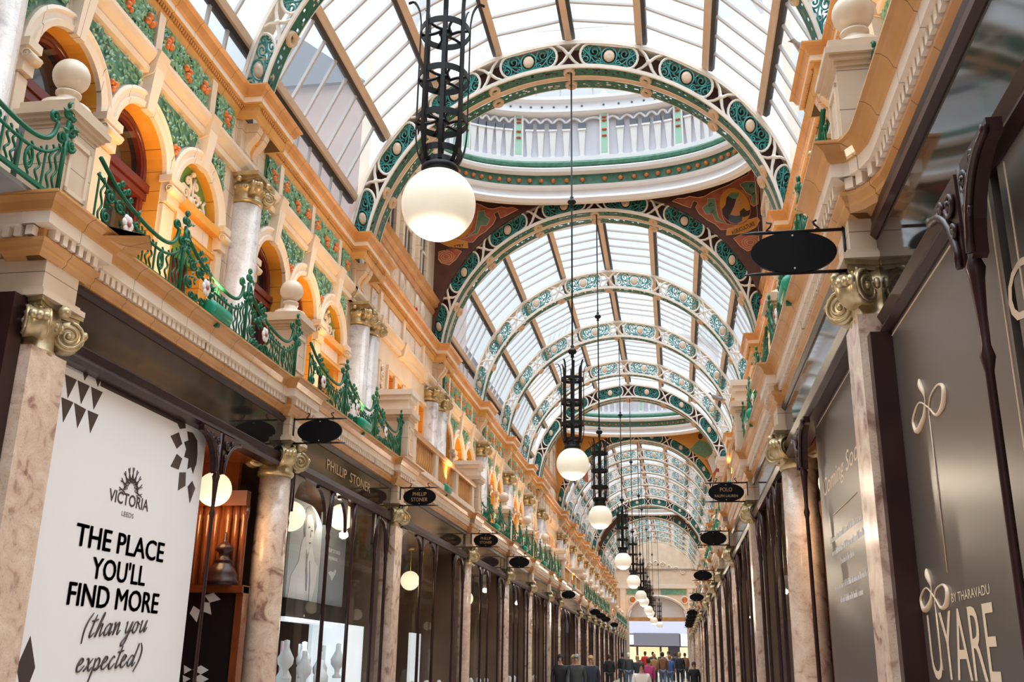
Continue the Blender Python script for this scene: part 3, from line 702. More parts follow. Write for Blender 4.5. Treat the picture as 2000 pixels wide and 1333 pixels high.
def top_cornice():
    path = BRK + [(XW, 3.82)]
    m = MB(); m.sweep(CORN[:-1] + [(.105, 7.54), (0, 7.54)], path); o = m.build('trim_2', 'ambersoft')
    f = MB(); f.sweep([(0, 7.54), (.107, 7.535), (.107, 7.60), (0, 7.60)], path); f.build('fascia', 'pale', o)
    c = MB(); c.sweep([(0, 7.60)] + CYMA, path); c.build('cyma', 'ochre', o)
    b = MB()
    for i in range(84):
        y = .40 + 3.4 * i / 83; b.ball((XW - .075, y, 7.49), .017, 6, 4, (1, .8, 1.5))
    for i in range(16): b.ball((XW - .275, -.35 + .7 * i / 15, 7.49), .017, 6, 4, (1, .8, 1.5))
    b.build('bead_moulding', 'ochre', o)
    return tag(o, None, 'trim', kind='structure')
def fruit_panel(w_):
    def b():
        root = empty('fruit_relief_panel', cat='relief panel', group='fruit and leaf panels under the main cornice')
        m = MB(); m.box(XW - .02, XW, -w_ / 2, w_ / 2, 6.98, 7.39); m.build('panel_ground', 'leafground', root)
        l = MB(); leaves(l, int(560 * w_), lambda r_: (r_.uniform(-w_ / 2 + .03, w_ / 2 - .03), r_.uniform(7.0, 7.37)), XW - .02, .046, int(w_ * 100)); l.build('leaf_relief', 'leaf', root)
        sp = [(-.40, 7.24), (.0, 7.16), (.38, 7.22)] if w_ > .8 else [(0, 7.18)]
        for y, z in sp:
            f = MB()
            a_ = y * 3.1
            for dy, dz, rr in ((-.038, .035, .036), (.036, .03, .038), (0.0, -.03, .037), (.05, -.05, .03)): f.ball((XW - .055, y + dy * math.cos(a_) - dz * math.sin(a_), z + dy * math.sin(a_) + dz * math.cos(a_)), rr, 12, 8)
            f.build('fruit_cluster', 'fruit', root)
        return root
    return b
def ionic(mb, cx, cy, zt, r, vol):
    """capital with corner volutes, its top at zt; shaft radius r; vol = volute radius"""
    h = vol * 3.1; zb = zt - h
    mb.lathe([(r * 1.02, zb - .02), (r * 1.12, zb), (r * 1.12, zb + .03), (r * 1.02, zb + .045), (r * 1.02, zb + h * .42), (r * 1.22, zb + h * .52), (r * 1.28, zb + h * .6), (r * 1.2, zb + h * .68), (r * 1.1, zt - .04)], (cx, cy, 0), 20)
    for i in range(20): mb.ball((cx + r * 1.2 * math.cos(2 * PI * i / 20), cy + r * 1.2 * math.sin(2 * PI * i / 20), zb + h * .58), vol * .22, 6, 4, (1, 1, 1.5))
    D = r * 1.42
    for sx in (-1, 1):
        for sy in (-1, 1):
            d = Vector((sx, sy, 0)).normalized(); t = Vector((-d.y, d.x, 0)); c = Vector((cx, cy, zt - vol * 1.55)) + d * D
            rings = []
            for w_, rr in ((-.5, .86), (-.42, 1), (-.2, .9), (0, .82), (.2, .9), (.42, 1), (.5, .86)):
                rings.append([c + t * w_ * vol * 1.25 + d * vol * rr * math.cos(2 * PI * i / 16) + Vector((0, 0, vol * rr * math.sin(2 * PI * i / 16))) for i in range(16)])
            mb.loft(rings, smooth=True)
            for w_ in (-.62, .62):
                mb.tube([c + t * w_ * vol + d * a + Vector((0, 0, b)) for a, b in spiral(0, 0, vol * .92, 2.1, PI / 2, -1, 30)], vol * .12, 5)
                mb.ball(c + t * w_ * vol, vol * .2, 8, 5)
            mb.tube([Vector((cx, cy, zt - vol * .45)) + d * r * .5, Vector((cx, cy, zt - vol * .42)) + d * D * .7, c + Vector((0, 0, vol * .95)) + d * vol * .2], [vol * .35, vol * .4, vol * .3], 6)
            for q in range(3): mb.ball(c + d * vol * .9 + t * (q - 1) * vol * .35 + Vector((0, 0, vol * .25)), vol * .3, 6, 4)
    A = r * 1.62; N = 8; pts = []
    for k in range(4):
        a0 = PI / 4 + k * PI / 2
        p, q = Vector((math.cos(a0), math.sin(a0))) * A * 1.2, Vector((math.cos(a0 + PI / 2), math.sin(a0 + PI / 2))) * A * 1.2
        nn = ((p + q) / 2).normalized()
        for j in range(N):
            t = j / N; v = p.lerp(q, t) - nn * (.28 * r * math.sin(PI * t)); pts.append((cx + v.x, cy + v.y))
    mb.poly(pts, 'xy', zt - .028, zt); mb.poly([(cx + (x - cx) * .93, cy + (y - cy) * .93) for x, y in pts], 'xy', zt - .055, zt - .028)
    for k in range(4):
        a0 = k * PI / 2; mb.ball((cx + A * .88 * math.cos(a0), cy + A * .88 * math.sin(a0), zt - .04), vol * .42, 8, 5)
def upper_column():
    root = empty('marble_half_column', cat='marble column', group='pale marble columns of the upper wall')
    m = MB(); m.lathe([(.20, 4.3), (.20, 4.42), (.22, 4.44), (.20, 4.5), (.185, 4.53), (.175, 6.40)], (XW - .08, -.12, 0), 20); m.build('shaft', 'marble_pale', root)
    m = MB(); ionic(m, XW - .08, -.12, 6.70, .165, .085); m.box(XW - .30, XW, -.36, .12, 6.70, 6.75); m.build('capital', 'gold', root)
    return root
def console():
    root = empty('console_bracket', cat='console bracket', group='scrolled consoles under the main cornice')
    prof = [(0, 7.40), (.20, 7.40), (.21, 7.33), (.17, 7.24), (.10, 7.16), (.07, 7.08), (.09, 7.02), (.06, 6.97), (0, 6.97)]
    m = MB(); m.sweep(prof, [(XW, -.26), (XW, -.15)]); m.sweep(prof, [(XW, -.08), (XW, .03)]); m.build('scroll', 'stone', root)
    f = MB(); f.sweep([(a * .8, z) for a, z in prof], [(XW, -.15), (XW, -.08)]); f.build('groove', 'amber', root)
    m = MB(); m.box(XW - .05, XW + .02, -.36, .13, 6.97, 7.42); m.build('backing_block', 'stone', root)
    return root
def dome_wall():
    m = MB(); X = XW; ops = [(.75, .17), (1.55, .13), (1.97, .13), (2.39, .13), (3.2, .17)]; y = -.35; z0, zb, zt, z1 = 4.3, 5.1, 6.25, 6.78
    for c, h in ops:
        m.add([(X, y, z0), (X, c - h, z0), (X, c - h, z1), (X, y, z1)], [(0, 1, 2, 3)])
        m.add([(X, c - h, z0), (X, c + h, z0), (X, c + h, zb), (X, c - h, zb)], [(0, 1, 2, 3)]); m.add([(X, c - h, zt), (X, c + h, zt), (X, c + h, z1), (X, c - h, z1)], [(0, 1, 2, 3)]); y = c + h
    m.add([(X, y, z0), (X, 3.89, z0), (X, 3.89, z1), (X, y, z1)], [(0, 1, 2, 3)]); m.box(X, X + .1, -.35, 3.85, z1, 7.45)
    W = m.build('wall', 'plain')
    r_ = MB(); fr = MB()
    for c, h in ops:
        r_.box(X + .16, X + .2, c - h, c + h, zb, zt); r_.box(X, X + .2, c - h - .01, c - h, zb, zt); r_.box(X, X + .2, c + h, c + h + .01, zb, zt); r_.box(X, X + .2, c - h, c + h, zt, zt + .01); r_.box(X, X + .2, c - h, c + h, zb - .01, zb)
        for q in (-1, 1): fr.box(X - .035, X, c + q * (h + .05) - .035, c + q * (h + .05) + .035, zb - .02, zt + .05)
        fr.box(X - .05, X, c - h - .09, c + h + .09, zt + .05, zt + .12); fr.box(X - .06, X, c - h - .1, c + h + .1, zb - .09, zb - .02)
    r_.build('slit_recess', 'amber', W); fr.build('slit_surround', 'plain', W)
    p = MB()
    for yy in (.36, 3.58): p.lathe([(.19, 4.3), (.19, 4.5), (.17, 4.53), (.165, 6.42)], (XW - .07, yy, 0), 16)
    p.build('marble_pilaster', 'marble_pale', W)
    g = MB()
    for yy in (.36, 3.58): ionic(g, XW - .07, yy, 6.70, .15, .075)
    g.build('gilded_capital', 'gold', W)
    c_ = MB()
    for yy in (1.15, 2.8):
        for zz in (5.2, 5.5, 5.8, 6.1):
            c_.tube([(X - .02, yy + a, b) for a, b in spiral(0, zz, .09, 1.4, 0, 1)], .016, 5); c_.tube([(X - .02, yy - a, b) for a, b in spiral(0.0, zz + .13, .06, 1.3, 0, 1)], .016, 5)
    c_.build('carved_drop', 'pale', W)
    mp = MB()
    for a, b in ((.5, 1.2), (1.3, 2.6), (2.7, 3.4)): mp.box(XW - .02, XW, a, b, 7.02, 7.36)
    mp.build('marble_frieze_panel', 'marble_pale', W)
    return tag(W, None, 'wall', kind='structure')

WN = 0
def shop_light(x, y, z, e=12, c=(1, .72, .42)):
    l = bpy.data.lights.new('shop_light', 'POINT'); l.energy = e; l.color = c; l.shadow_soft_size = .1
    o = bpy.data.objects.new('shop_light', l); C.objects.link(o); o.location = (x, y, z)
for k in range(NB):
    ln = B[k + 1] - B[k]; sy = ln / L0
    for s in (-1, 1):
        bay = '%s side, %s bay from the front' % (SN[s], ORD[k]); loc = (0, B[k], 0); scl = (s, sy, 1)
        if k in DOME:
            o = place('dome_wall', dome_wall, loc, scl, 'cream slit-windowed upper wall below a lantern, ' + bay); o.name = 'wall_' + SN[s]
        else:
            o = place('wall_bay', wall_bay, loc, scl, 'cream arched upper wall with amber reveals, ' + bay); o.name = 'wall_' + SN[s]
            for i in (0, 1):
                WN += 1
                o = place('win%d' % i, window_kit(i), loc, scl, 'oxblood arched window, %s of two, upper %s' % (ORD[i], bay)); o.name = 'window_%d' % WN
            place('niche', niche, loc, scl, 'green niche with cream scrolls over red door, ' + bay)
            for j, (c, w_) in enumerate(((.60, .34), (1.40, 1.0), (2.54, 1.0), (3.45, .44))):
                place('fruit%g' % w_, fruit_panel(w_), (0, B[k] + c * sy, 0), scl, '%s green leaf and orange fruit panel, %s' % (['narrow first', 'wide second', 'wide third', 'narrow last'][j], bay))
        o = place('string', string_course, loc, scl, 'cream string course above the arches, ' + bay)
        o = place('cornice', top_cornice, loc, scl, 'ochre beaded main cornice with projecting break, ' + bay)
        place('ucol', upper_column, loc, (s, 1, 1), 'pale marble upper column with gilded capital, ' + bay)
        place('console', console, loc, (s, 1, 1), 'buff scrolled console above gilded capital, ' + bay)

# ------------------------------------------------------------------ lower facade kit
XL = 2.52
LC1 = [(-.2, 3.98), (.0, 3.98), (.03, 4.01), (.03, 4.035), (.055, 4.06), (.055, 4.085), (.02, 4.09), (.02, 4.155), (-.2, 4.155)]
LC2 = [(-.2, 4.155), (.10, 4.155), (.10, 4.235), (-.2, 4.235)]
LC3 = [(-.2, 4.235), (.10, 4.235), (.115, 4.24), (.12, 4.255), (.135, 4.29), (.165, 4.315), (.19, 4.32), (.19, 4.335), (-.8, 4.335)]
def dentils(mb, path, sp=.075):
    for a, b in zip(path, path[1:]):
        A, Bv = Vector(a), Vector(b); d = Bv - A; L = d.length; d.normalize(); n = Vector((-d.y, d.x)); N = int(L / sp)
        for i in range(N):
            c = A + d * (L * (i + .5) / N); h = .024
            p = [c - d * h + n * .015, c + d * h + n * .015, c + d * h + n * .075, c - d * h + n * .075]
            mb.poly([(v.x, v.y) for v in p], 'xy', 4.092, 4.155)
def lower_cornice(path):
    m = MB(); m.sweep(LC1, path); o = m.build('trim_3', 'ochre')
    f = MB(); f.sweep(LC2, path); f.build('fascia', 'pale', o)
    c = MB(); c.sweep(LC3, path); c.build('cyma', 'ochre', o)
    d = MB(); dentils(d, path); d.build('dentils', 'pale', o)
    return tag(o, None, 'trim', kind='structure')
LBRK = [(XL, -.26), (XL - .09, -.26), (XL - .09, .26), (XL, .26)]
def lc_bay(): return lower_cornice(LBRK + [(XL, L0 - .26)])
def pier(kind):
    def b():
        root = empty('shop_pier', cat='shop column', group='marble shop columns along the arcade')
        m = MB(); cx = 2.61
        if kind == 'round':
            m.lathe([(.172, .35), (.172, 1.2), (.166, 2.4), (.158, 3.42)], (cx, 0, 0), 28)
        else:
            m.box(2.43, 2.80, -.185, .185, .35, 3.42)
        m.build('shaft', 'marble', root)
        m = MB()
        if kind == 'round': m.lathe([(.24, 0), (.24, .14), (.22, .16), (.22, .2), (.24, .24), (.2, .28), (.2, .31), (.172, .36)], (cx, 0, 0), 24)
        else: m.box(2.38, 2.82, -.23, .23, 0, .2); m.box(2.40, 2.82, -.21, .21, .2, .35)
        m.build('base', 'stone', root)
        m = MB(); ionic(m, cx, 0, 3.73, .165, .105); m.build('capital', 'gold', root)
        m = MB(); m.box(2.43, 2.85, -.18, .18, 3.73, 4.0); m.box(2.38, 2.85, -.23, .23, 3.73, 3.765); m.box(2.405, 2.85, -.205, .205, 3.765, 3.79); m.build('impost_block', 'stone', root)
        return root
    return b
def pedestal(ball):
    def b():
        root = empty('stone_pedestal', cat='pedestal', group='stone pedestals with balls on the balcony line' if ball else 'plain stone blocks on the balcony line')
        cx = 2.61; m = MB()
        if ball:
            m.box(cx - .16, cx + .16, -.16, .16, 4.33, 4.97); m.box(cx - .18, cx + .18, -.18, .18, 4.33, 4.40); m.build('block', 'stone', root)
            p = MB()
            for (a0, a1, z0, z1) in ((-.12, .12, 4.50, 4.53), (-.12, .12, 4.86, 4.89), (-.12, -.09, 4.5, 4.89), (.09, .12, 4.5, 4.89)): p.box(cx - .172, cx - .16, a0, a1, z0, z1)
            p.build('panel_moulding', 'plain', root)
            c = MB(); 
            for r_, z0, z1 in ((.175, 4.97, 5.0), (.20, 5.0, 5.03), (.225, 5.03, 5.07), (.20, 5.07, 5.13)): c.box(cx - r_, cx + r_, -r_, r_, z0, z1)
            c.build('cap', 'stone', root)
            f = MB(); f.lathe([(.19, 5.13), (.19, 5.145), (.165, 5.165), (.165, 5.18), (.125, 5.195), (.085, 5.215), (.068, 5.25), (.065, 5.275), (.085, 5.285), (.085, 5.30), (.06, 5.31), (.05, 5.325)], (cx, 0, 0), 24)
            f.ball((cx, 0, 5.435), .124, 28, 18); f.build('ball_finial', 'plain', root)
        else:
            m.box(2.32, 2.80, -.17, .17, 4.33, 4.98); m.build('block', 'stone', root)
            p = MB(); p.box(2.308, 2.32, -.12, .12, 4.45, 4.48); p.box(2.308, 2.32, -.12, .12, 4.82, 4.85); p.box(2.308, 2.32, -.12, -.09, 4.45, 4.85); p.box(2.308, 2.32, .09, .12, 4.45, 4.85); p.build('panel_moulding', 'plain', root)
            c = MB(); c.box(2.29, 2.82, -.20, .20, 4.98, 5.02); c.box(2.26, 2.84, -.23, .23, 5.02, 5.10); c.build('cap', 'stone', root)
            c = MB(); c.box(2.34, 2.80, -.16, .16, 5.10, 5.25); c.box(2.30, 2.82, -.2, .2, 5.25, 5.32); c.box(2.27, 2.84, -.23, .23, 5.32, 5.40); c.build('upper_block', 'pale', root)
        return root
    return b
def railing():
    root = empty('balcony_railing', cat='iron railing', group='green iron balcony railings')
    X = 2.42; SL = 1.265
    fr = MB(); fr.box(X - .012, X + .012, .16, 4.0, 4.375, 4.40)
    for q in range(3):
        y0 = .19 + SL * q
        def P(t, z, x=0): return (X + x, y0 + SL * t, z)
        top = spl([P(0, 4.90), P(.10, 4.84), P(.25, 4.76), P(.5, 4.70), P(.72, 4.685), P(.84, 4.72), P(.90, 4.79), P(.92, 4.88)], 5)
        fr.tube(top, .017, 5); fr.tube([Vector(p) - Vector((0, 0, .085)) for p in spl([P(.0, 4.86), P(.10, 4.82), P(.25, 4.74), P(.5, 4.69), P(.72, 4.68), P(.86, 4.72), P(.95, 4.80)], 5)], .012, 5)
        fr.tube([P(.92 + a / SL, b) for a, b in spiral(-.045, 4.90, .045, 1.3, 0, 1, 14)], .014, 5)
    fr.build('rail_frame', 'rail', root)
    for q in range(3):
        y0 = .19 + SL * q
        def P(t, z, x=0): return (X + x, y0 + SL * t, z)
        def zt(t): return 4.86 - .17 * min(1, t / .6) + (.0 if t < .8 else (t - .8) * .8) - .06
        for i, t in enumerate([.015, .06, .49, .535, .58, .625, .67, .745, .82, .865, .91, .955]):
            n = 16; wv = .018 if i % 3 else 0; b = MB()
            b.tube([P(t + wv / SL * math.sin(2 * PI * 2.5 * j / n), 4.39 + (zt(t) - 4.39) * j / n) for j in range(n + 1)], .0085, 5)
            if i == 7: b.tube([P(.745 + .035 / SL * math.cos(a), 4.52 + .07 * math.sin(a)) for a in [2 * PI * i2 / 14 for i2 in range(14)]], .011, 5, closed=True)
            b.build('baluster_bar', 'rail', root)
        s_ = MB()
        for cy, cz, r, tu, a0, di in ((.14, 4.68, .06, 1.6, PI, -1), (.24, 4.66, .06, 1.6, 0, 1), (.12, 4.52, .055, 1.5, PI * .5, 1), (.36, 4.60, .055, 1.5, 0, 1), (.22, 4.44, .045, 1.4, PI, 1), (.38, 4.46, .05, 1.5, 0, -1), (.42, 4.54, .035, 1.3, 0, 1), (.16, 4.43, .035, 1.3, 0, 1), (.31, 4.43, .04, 1.3, PI, -1), (.44, 4.62, .04, 1.3, PI, -1), (.45, 4.42, .035, 1.3, 0, 1)):
            s_.tube([P(a / 1.0, bz) for a, bz in [(cy + (u - cy) / SL, v) for u, v in spiral(cy, cz, r, tu, a0, di, 18)]], .011, 5)
        for cy, cz in ((.2, 4.80), (.27, 4.79), (.34, 4.77), (.24, 4.84), (.31, 4.82)):
            s_.tube([P(a, bz) for a, bz in [(cy + (u - cy) / SL, v) for u, v in spiral(cy, cz, .028, 1.2, 0, 1, 10)]], .011, 5)
        leaves(s_, 26, lambda r_: (y0 + SL * r_.uniform(.1, .46), r_.uniform(4.42, 4.74)), X + .01, .035, 50 + q)
        s_.build('scroll_infill', 'rail', root)
        c = MB()
        c.tube([P(1.0, 4.39), P(1.0, 4.95)], .016, 6)
        for cy, cz, r, di in ((1.03, 4.90, .045, -1), (.985, 4.99, .035, 1), (1.02, 5.0, .035, -1), (1.05, 4.80, .045, -1), (.965, 4.80, .04, 1), (1.0, 5.06, .025, 1)):
            c.tube([P(a, bz) for a, bz in [(cy + (u - cy) / SL, v) for u, v in spiral(cy, cz, r, 1.4, 0, di, 14)]], .014, 5)
        leaves(c, 10, lambda r_: (y0 + SL * r_.uniform(.95, 1.05), r_.uniform(4.72, 5.0)), X, .04, 80 + q)
        c.build('crest', 'rail', root)
        f = MB()
        for i in range(6):
            a = 2 * PI * i / 6; f.ball((X - .045, y0 + SL * .29 + .042 * math.cos(a), 4.555 + .042 * math.sin(a)), .034, 8, 5, (.35, 1, 1))
        fo = f.build('flower', 'flower', root)
        e = MB(); e.ball((X - .058, y0 + SL * .29, 4.555), .022, 8, 5, (.5, 1, 1)); e.build('flower_eye', 'flowereye', fo)
    return root
def flood_fixture():
    root = empty('flood_light', cat='flood light', group='green flood lights on the cornice edge')
    m = MB(); m.lathe([(.03, -.17), (.062, -.165), (.065, -.15), (.065, .15), (.062, .165), (.03, .17)], (0, 0, 0), 14)
    m.v = [(x, z, y * 1.15) for x, y, z in m.v]; m.build('casing', 'flood', root)
    m = MB(); m.box(-.02, .02, -.02, .02, -.12, -.05); m.build('bracket', 'rail', root)
    return root
def balustrade():
    root = empty('stone_balustrade', cat='balustrade', group='stone balustrades at the lantern crossings')
    m = MB(); prof = [(-.14, 4.84), (.06, 4.84), (.08, 4.87), (.08, 4.91), (.05, 4.94), (-.14, 4.95)]
    m.sweep(prof, [(2.42, .2), (2.42, 4.0)]); m.build('top_rail', 'ochre', root)
    m = MB(); m.box(2.36, 2.56, .2, 4.0, 4.33, 4.44); m.build('plinth', 'pale', root)
    m = MB()
    for y in (.25, 1.4, 2.65, 3.8): m.box(2.37, 2.55, y, y + .16, 4.44, 4.84)
    m.box(2.47, 2.55, .2, 4.0, 4.44, 4.84); m.build('panel_wall', 'plain', root)
    for a in (.45, 1.6, 2.86):
        for i in range(9):
            m = MB(); m.lathe([(.035, 4.44), (.02, 4.5), (.042, 4.6), (.025, 4.72), (.035, 4.84)], (2.43, a + .05 + i * .105, 0), 8); m.build('baluster', 'ochre', root)
    return root
def shopfront(mull=(.30, 1.35, 2.1, 3.25, 3.90), panes=((.31, 1.33), (1.37, 2.08), (3.27, 3.89)), zp=3.48, zf=3.60, zt=3.92):
    def b():
        root = empty('shopfront', cat='shopfront', group='dark wood shopfronts further along the arcade')
        X = 2.53; m = MB(); m.box(X - .03, X + .08, .28, 3.92, zf, zt); m.build('fascia_board', 'brownglass', root)
        m = MB(); m.sweep([(0, zp), (.05, zp), (.07, zp + .05), (.05, zf), (0, zf)], [(X, .28), (X, 3.92)]); m.sweep([(0, zt), (.04, zt), (.06, zt + .05), (.05, 3.99), (0, 3.99)], [(X, .28), (X, 3.92)]); m.build('wood_moulding', 'wood', root)
        m = MB(); m.box(X - .02, X + .05, 0.28, 3.92, 0, .55); m.build('stall_riser', 'wood', root)
        for y in mull:
            m = MB(); m.lathe([(.03, .55), (.026, .7), (.022, 2.9), (.03, 2.95), (.022, 3.0), (.034, 3.08), (.04, 3.2), (.05, zp)], (X, y, 0), 10); m.build('mullion', 'wood', root)
        br = MB()
        for y, sg in ((.30, 1), (1.35, -1), (1.35, 1), (2.1, -1), (3.25, 1), (3.90, -1)):
            br.poly([(y, 3.08), (y, zp), (y + sg * .3, zp)] + [(y + sg * (.3 - .3 * math.sin(a)), zp - .03 - .36 * (1 - math.cos(a))) for a in [PI / 2 * j / 8 for j in range(9)]], 'yz', X - .02, X + .02)
        br.build('arched_spandrel', 'wood', root)
        for a, c in panes:
            m = MB(); m.add([(X, a, .55), (X, c, .55), (X, c, zp), (X, a, zp)], [(0, 1, 2, 3)]); m.build('glass_pane', 'glass', root)
        m = MB(); xb = 4.3
        m.add([(X + .08, .28, 0), (xb, .28, 0), (xb, .28, 3.55), (X + .08, .28, 3.55)], [(0, 1, 2, 3)]); m.add([(X + .08, 3.92, 0), (xb, 3.92, 0), (xb, 3.92, 3.55), (X + .08, 3.92, 3.55)], [(0, 1, 2, 3)])
        m.add([(xb, .28, 0), (xb, 3.92, 0), (xb, 3.92, 3.55), (xb, .28, 3.55)], [(0, 1, 2, 3)]); m.add([(X + .08, .28, 3.55), (xb, .28, 3.55), (xb, 3.92, 3.55), (X + .08, 3.92, 3.55)], [(0, 1, 2, 3)])
        m.add([(X + .05, .28, .55), (X + .9, .28, .55), (X + .9, 3.92, .55), (X + .05, 3.92, .55)], [(0, 1, 2, 3)]); m.build('interior_lining', 'interior', root)
        m = MB(); m.box(X + .75, X + .8, .45, 1.25, .6, 2.1); m.box(X + .75, X + .8, 3.3, 3.85, .6, 2.1); m.build('display_panel', 'displaylit', root)
        for i in range(9):
            m = MB(); m.lathe([(.06, .55), (.05, 1.0), (.03, 1.1), (.05, 1.25), (.02, 1.3)], (X + .3 + .1 * (i % 2), .4 + i * .4, 0), 8); m.build('display_stand', 'display', root)
        return root
    return b
def shop_globe():
    root = empty('shop_globe_lamp', cat='globe lamp', group='warm globe lamps in the shops')
    m = MB(); m.ball((0, 0, 0), .165, 24, 14); m.build('globe', 'shopglobe', root)
    m = MB(); m.tube([(0, 0, .16), (0, 0, .55)], .008, 6); m.lathe([(.05, .53), (.06, .56)], (0, 0, 0), 10); m.build('drop_rod', 'gilt', root)
    return root
def flood_lamp(k, s, ln):
    l = bpy.data.lights.new('upper_wall_flood', 'AREA'); l.shape = 'RECTANGLE'; l.size = .12; l.size_y = ln * .8; l.energy = FLOOD_W * ln / 4.2; l.color = (1.0, .58, .22)
    o = bpy.data.objects.new('upper_wall_flood', l); C.objects.link(o); o.location = (s * 2.72, B[k] + ln / 2, 4.45)
    d = Vector((s * .5, 0, 1)).normalized(); o.rotation_euler = d.to_track_quat('-Z', 'Y').to_euler(); l.spread = math.radians(140)
for k in range(NB):
    ln = B[k + 1] - B[k]; sy = ln / L0
    for s in (-1, 1):
        bay = '%s side, %s bay from the front' % (SN[s], ORD[k]); loc = (0, B[k], 0); scl = (s, sy, 1)
        if k > 0:
            place('lcorn', lc_bay, loc, scl, 'ochre dentilled shop cornice with pier break, ' + bay)
            sq = (k in (1,)) or k % 4 == 3
            place('pier_' + str(sq), pier('square' if sq else 'round'), loc, (s, 1, 1), '%s marble shop %s with gilded ionic capital, %s' % ('pink beige', 'pilaster' if sq else 'column', bay))
            dome_pier = k in DOME or (k - 1) in DOME
            place('ped_' + str(dome_pier), pedestal(not dome_pier), loc, (s, 1, 1), ('square stone block beside the balustrade, ' if dome_pier else 'stone pedestal carrying a cream ball, ') + bay)
            place('flood', flood_fixture, (s * 2.36, B[k] + 2.05 * sy, 4.405), (s, 1, 1), 'bright green flood light lying on cornice, ' + bay)
            flood_lamp(k, s, ln)
        if k in DOME: place('balus', balustrade, loc, scl, 'cream stone balustrade below the lantern, ' + bay)
        else: place('rail', railing, (.24 if s > 0 and k == 0 else 0, B[k], 0), scl, 'green scrolled iron balcony railing with white flowers, ' + bay)
        if k >= 3 or (k == 2 and s > 0):
            place('shop', shopfront(), loc, scl, 'dark wood shopfront with slim mullions, ' + bay)
            for q, (gy, gz) in enumerate(((.8, 3.05), (2.7, 2.95))):
                place('sglobe', shop_globe, (s * 3.15, B[k] + gy * sy, gz), (1, 1, 1), '%s warm globe lamp inside the shop, %s' % (['nearer', 'farther'][q], bay))
            if k < 8: shop_light(s * 3.1, B[k] + 1.7 * sy, 2.7)

# ------------------------------------------------------------------ hanging globe lamps
def lamp():
    root = empty('pendant_lamp', cat='pendant lamp', group='iron cage lamps down the middle of the arcade')
    m = MB(); m.ball((0, 0, 0), .232, 36, 22); m.build('globe', 'globe', root)
    m = MB(); m.lathe([(.06, .20), (.115, .215), (.12, .25), (.10, .27), (.105, .30), (.02, .31)], (0, 0, 0), 24); m.build('collar', 'iron', root)
    for z, r in ((.345, .13), (.58, .158), (.90, .158), (1.25, .158)):
        m = MB(); m.lathe([(r, z - .022), (r + .006, z - .022), (r + .006, z + .022), (r, z + .022), (r, z - .022)], (0, 0, 0), 32, smooth=False, caps=False)
        if z != .345:
            for i in range(6):
                a = 2 * PI * i / 6; b = a + PI / 6
                m.tube(spl([(r * math.cos(a), r * math.sin(a), z), (r * .55 * math.cos(a), r * .55 * math.sin(a), z), (r * .25 * math.cos(b), r * .25 * math.sin(b), z)], 4), .010, 4)
            m.lathe([(.02, z - .012), (.045, z - .012), (.045, z + .012), (.02, z + .012), (.02, z - .012)], (0, 0, 0), 12, caps=False)
        m.build('ring', 'iron', root)
    for i in range(8):
        a = 2 * PI * i / 8 + .2; c, s_ = math.cos(a), math.sin(a)
        P_ = [(.105, .27), (.125, .30), (.15, .38), (.162, .48), (.163, .58), (.163, .90), (.163, 1.25)]
        P_ += [(.165, 1.33), (.18, 1.42), (.215, 1.48), (.25, 1.47)] if i % 2 == 0 else [(.163, 1.36), (.168, 1.44), (.185, 1.50), (.20, 1.52)]
        pts = spl([(p * c, p * s_, z) for p, z in P_], 3)
        A = []; Bn = []
        m = MB(); m.loft([[(x - s_ * w_ + c * d, y + c * w_ + s_ * d, z) for w_, d in ((-.013, -.005), (.013, -.005), (.013, .005), (-.013, .005))] for x, y, z in pts]); m.build('cage_bar', 'iron', root)
    m = MB(); m.tube([(0, 0, .3), (0, 0, 6.45)], .0125, 8)
    for z in (1.68, 4.11): m.lathe([(.013, z - .10), (.03, z - .09), (.02, z - .05), (.055, z - .03), (.07, z), (.05, z + .03), (.02, z + .05), (.03, z + .08), (.013, z + .1)], (0, 0, 0), 14)
    m.build('hanging_rod', 'iron', root)
    return root
for i, y in enumerate([5.52] + [B[j] + .13 for j in (3, 4, 6, 8, 9, 10, 12, 13, 15)]):
    place('lamp', lamp, (.035, y, 4.32), (1, 1, 1), 'opal globe lamp in black iron cage on a rod, %s from the front' % ORD[i])
    l = bpy.data.lights.new('globe_light', 'POINT'); l.energy = LAMP_W; l.color = (1.0, .84, .64); l.shadow_soft_size = .08
    o = bpy.data.objects.new('globe_light', l); C.objects.link(o); o.location = (.035, y, 4.0)
place('lamp', lamp, (.30, 72.73, 4.32), (1, 1, 1), 'small farthest opal globe lamp hanging before the bright doorway')

# ------------------------------------------------------------------ oval hanging signs
def sign():
    root = empty('hanging_sign', cat='hanging sign', group='black oval shop signs on brackets')
    m = MB(); m.poly([(2.14 + .238 * math.cos(2 * PI * i / 48), 3.845 + .125 * math.sin(2 * PI * i / 48)) for i in range(48)], 'xz', -.012, .012); b = m.build('oval_board', 'board', root)
    m = MB()
    for z in (3.945, 3.745): m.ball((2.14, -.014, z), .006, 8, 5)
    m.build('stud', 'bar', b)
    m = MB(); m.tube([(2.425, 0, 3.66), (2.425, 0, 4.02)], .010, 6)
    for z in (3.975, 3.722): m.tube([(2.43, 0, z), (1.93, 0, z), (1.86, 0, z - .003)], [.010, .010, .004], 6)
    m.tube([(2.0, 0, 3.978), (2.03, 0, 3.975), (2.26, 0, 3.977), (2.29, 0, 3.99), (2.27, 0, 4.01), (2.26, 0, 4.03), (2.28, 0, 4.04)], .007, 5)
    m.tube([(2.03, 0, 3.978), (2.0, 0, 3.99), (2.02, 0, 4.01), (2.03, 0, 4.03), (2.0, 0, 4.04)], .007, 5)
    m.build('bracket', 'iron', root); return root
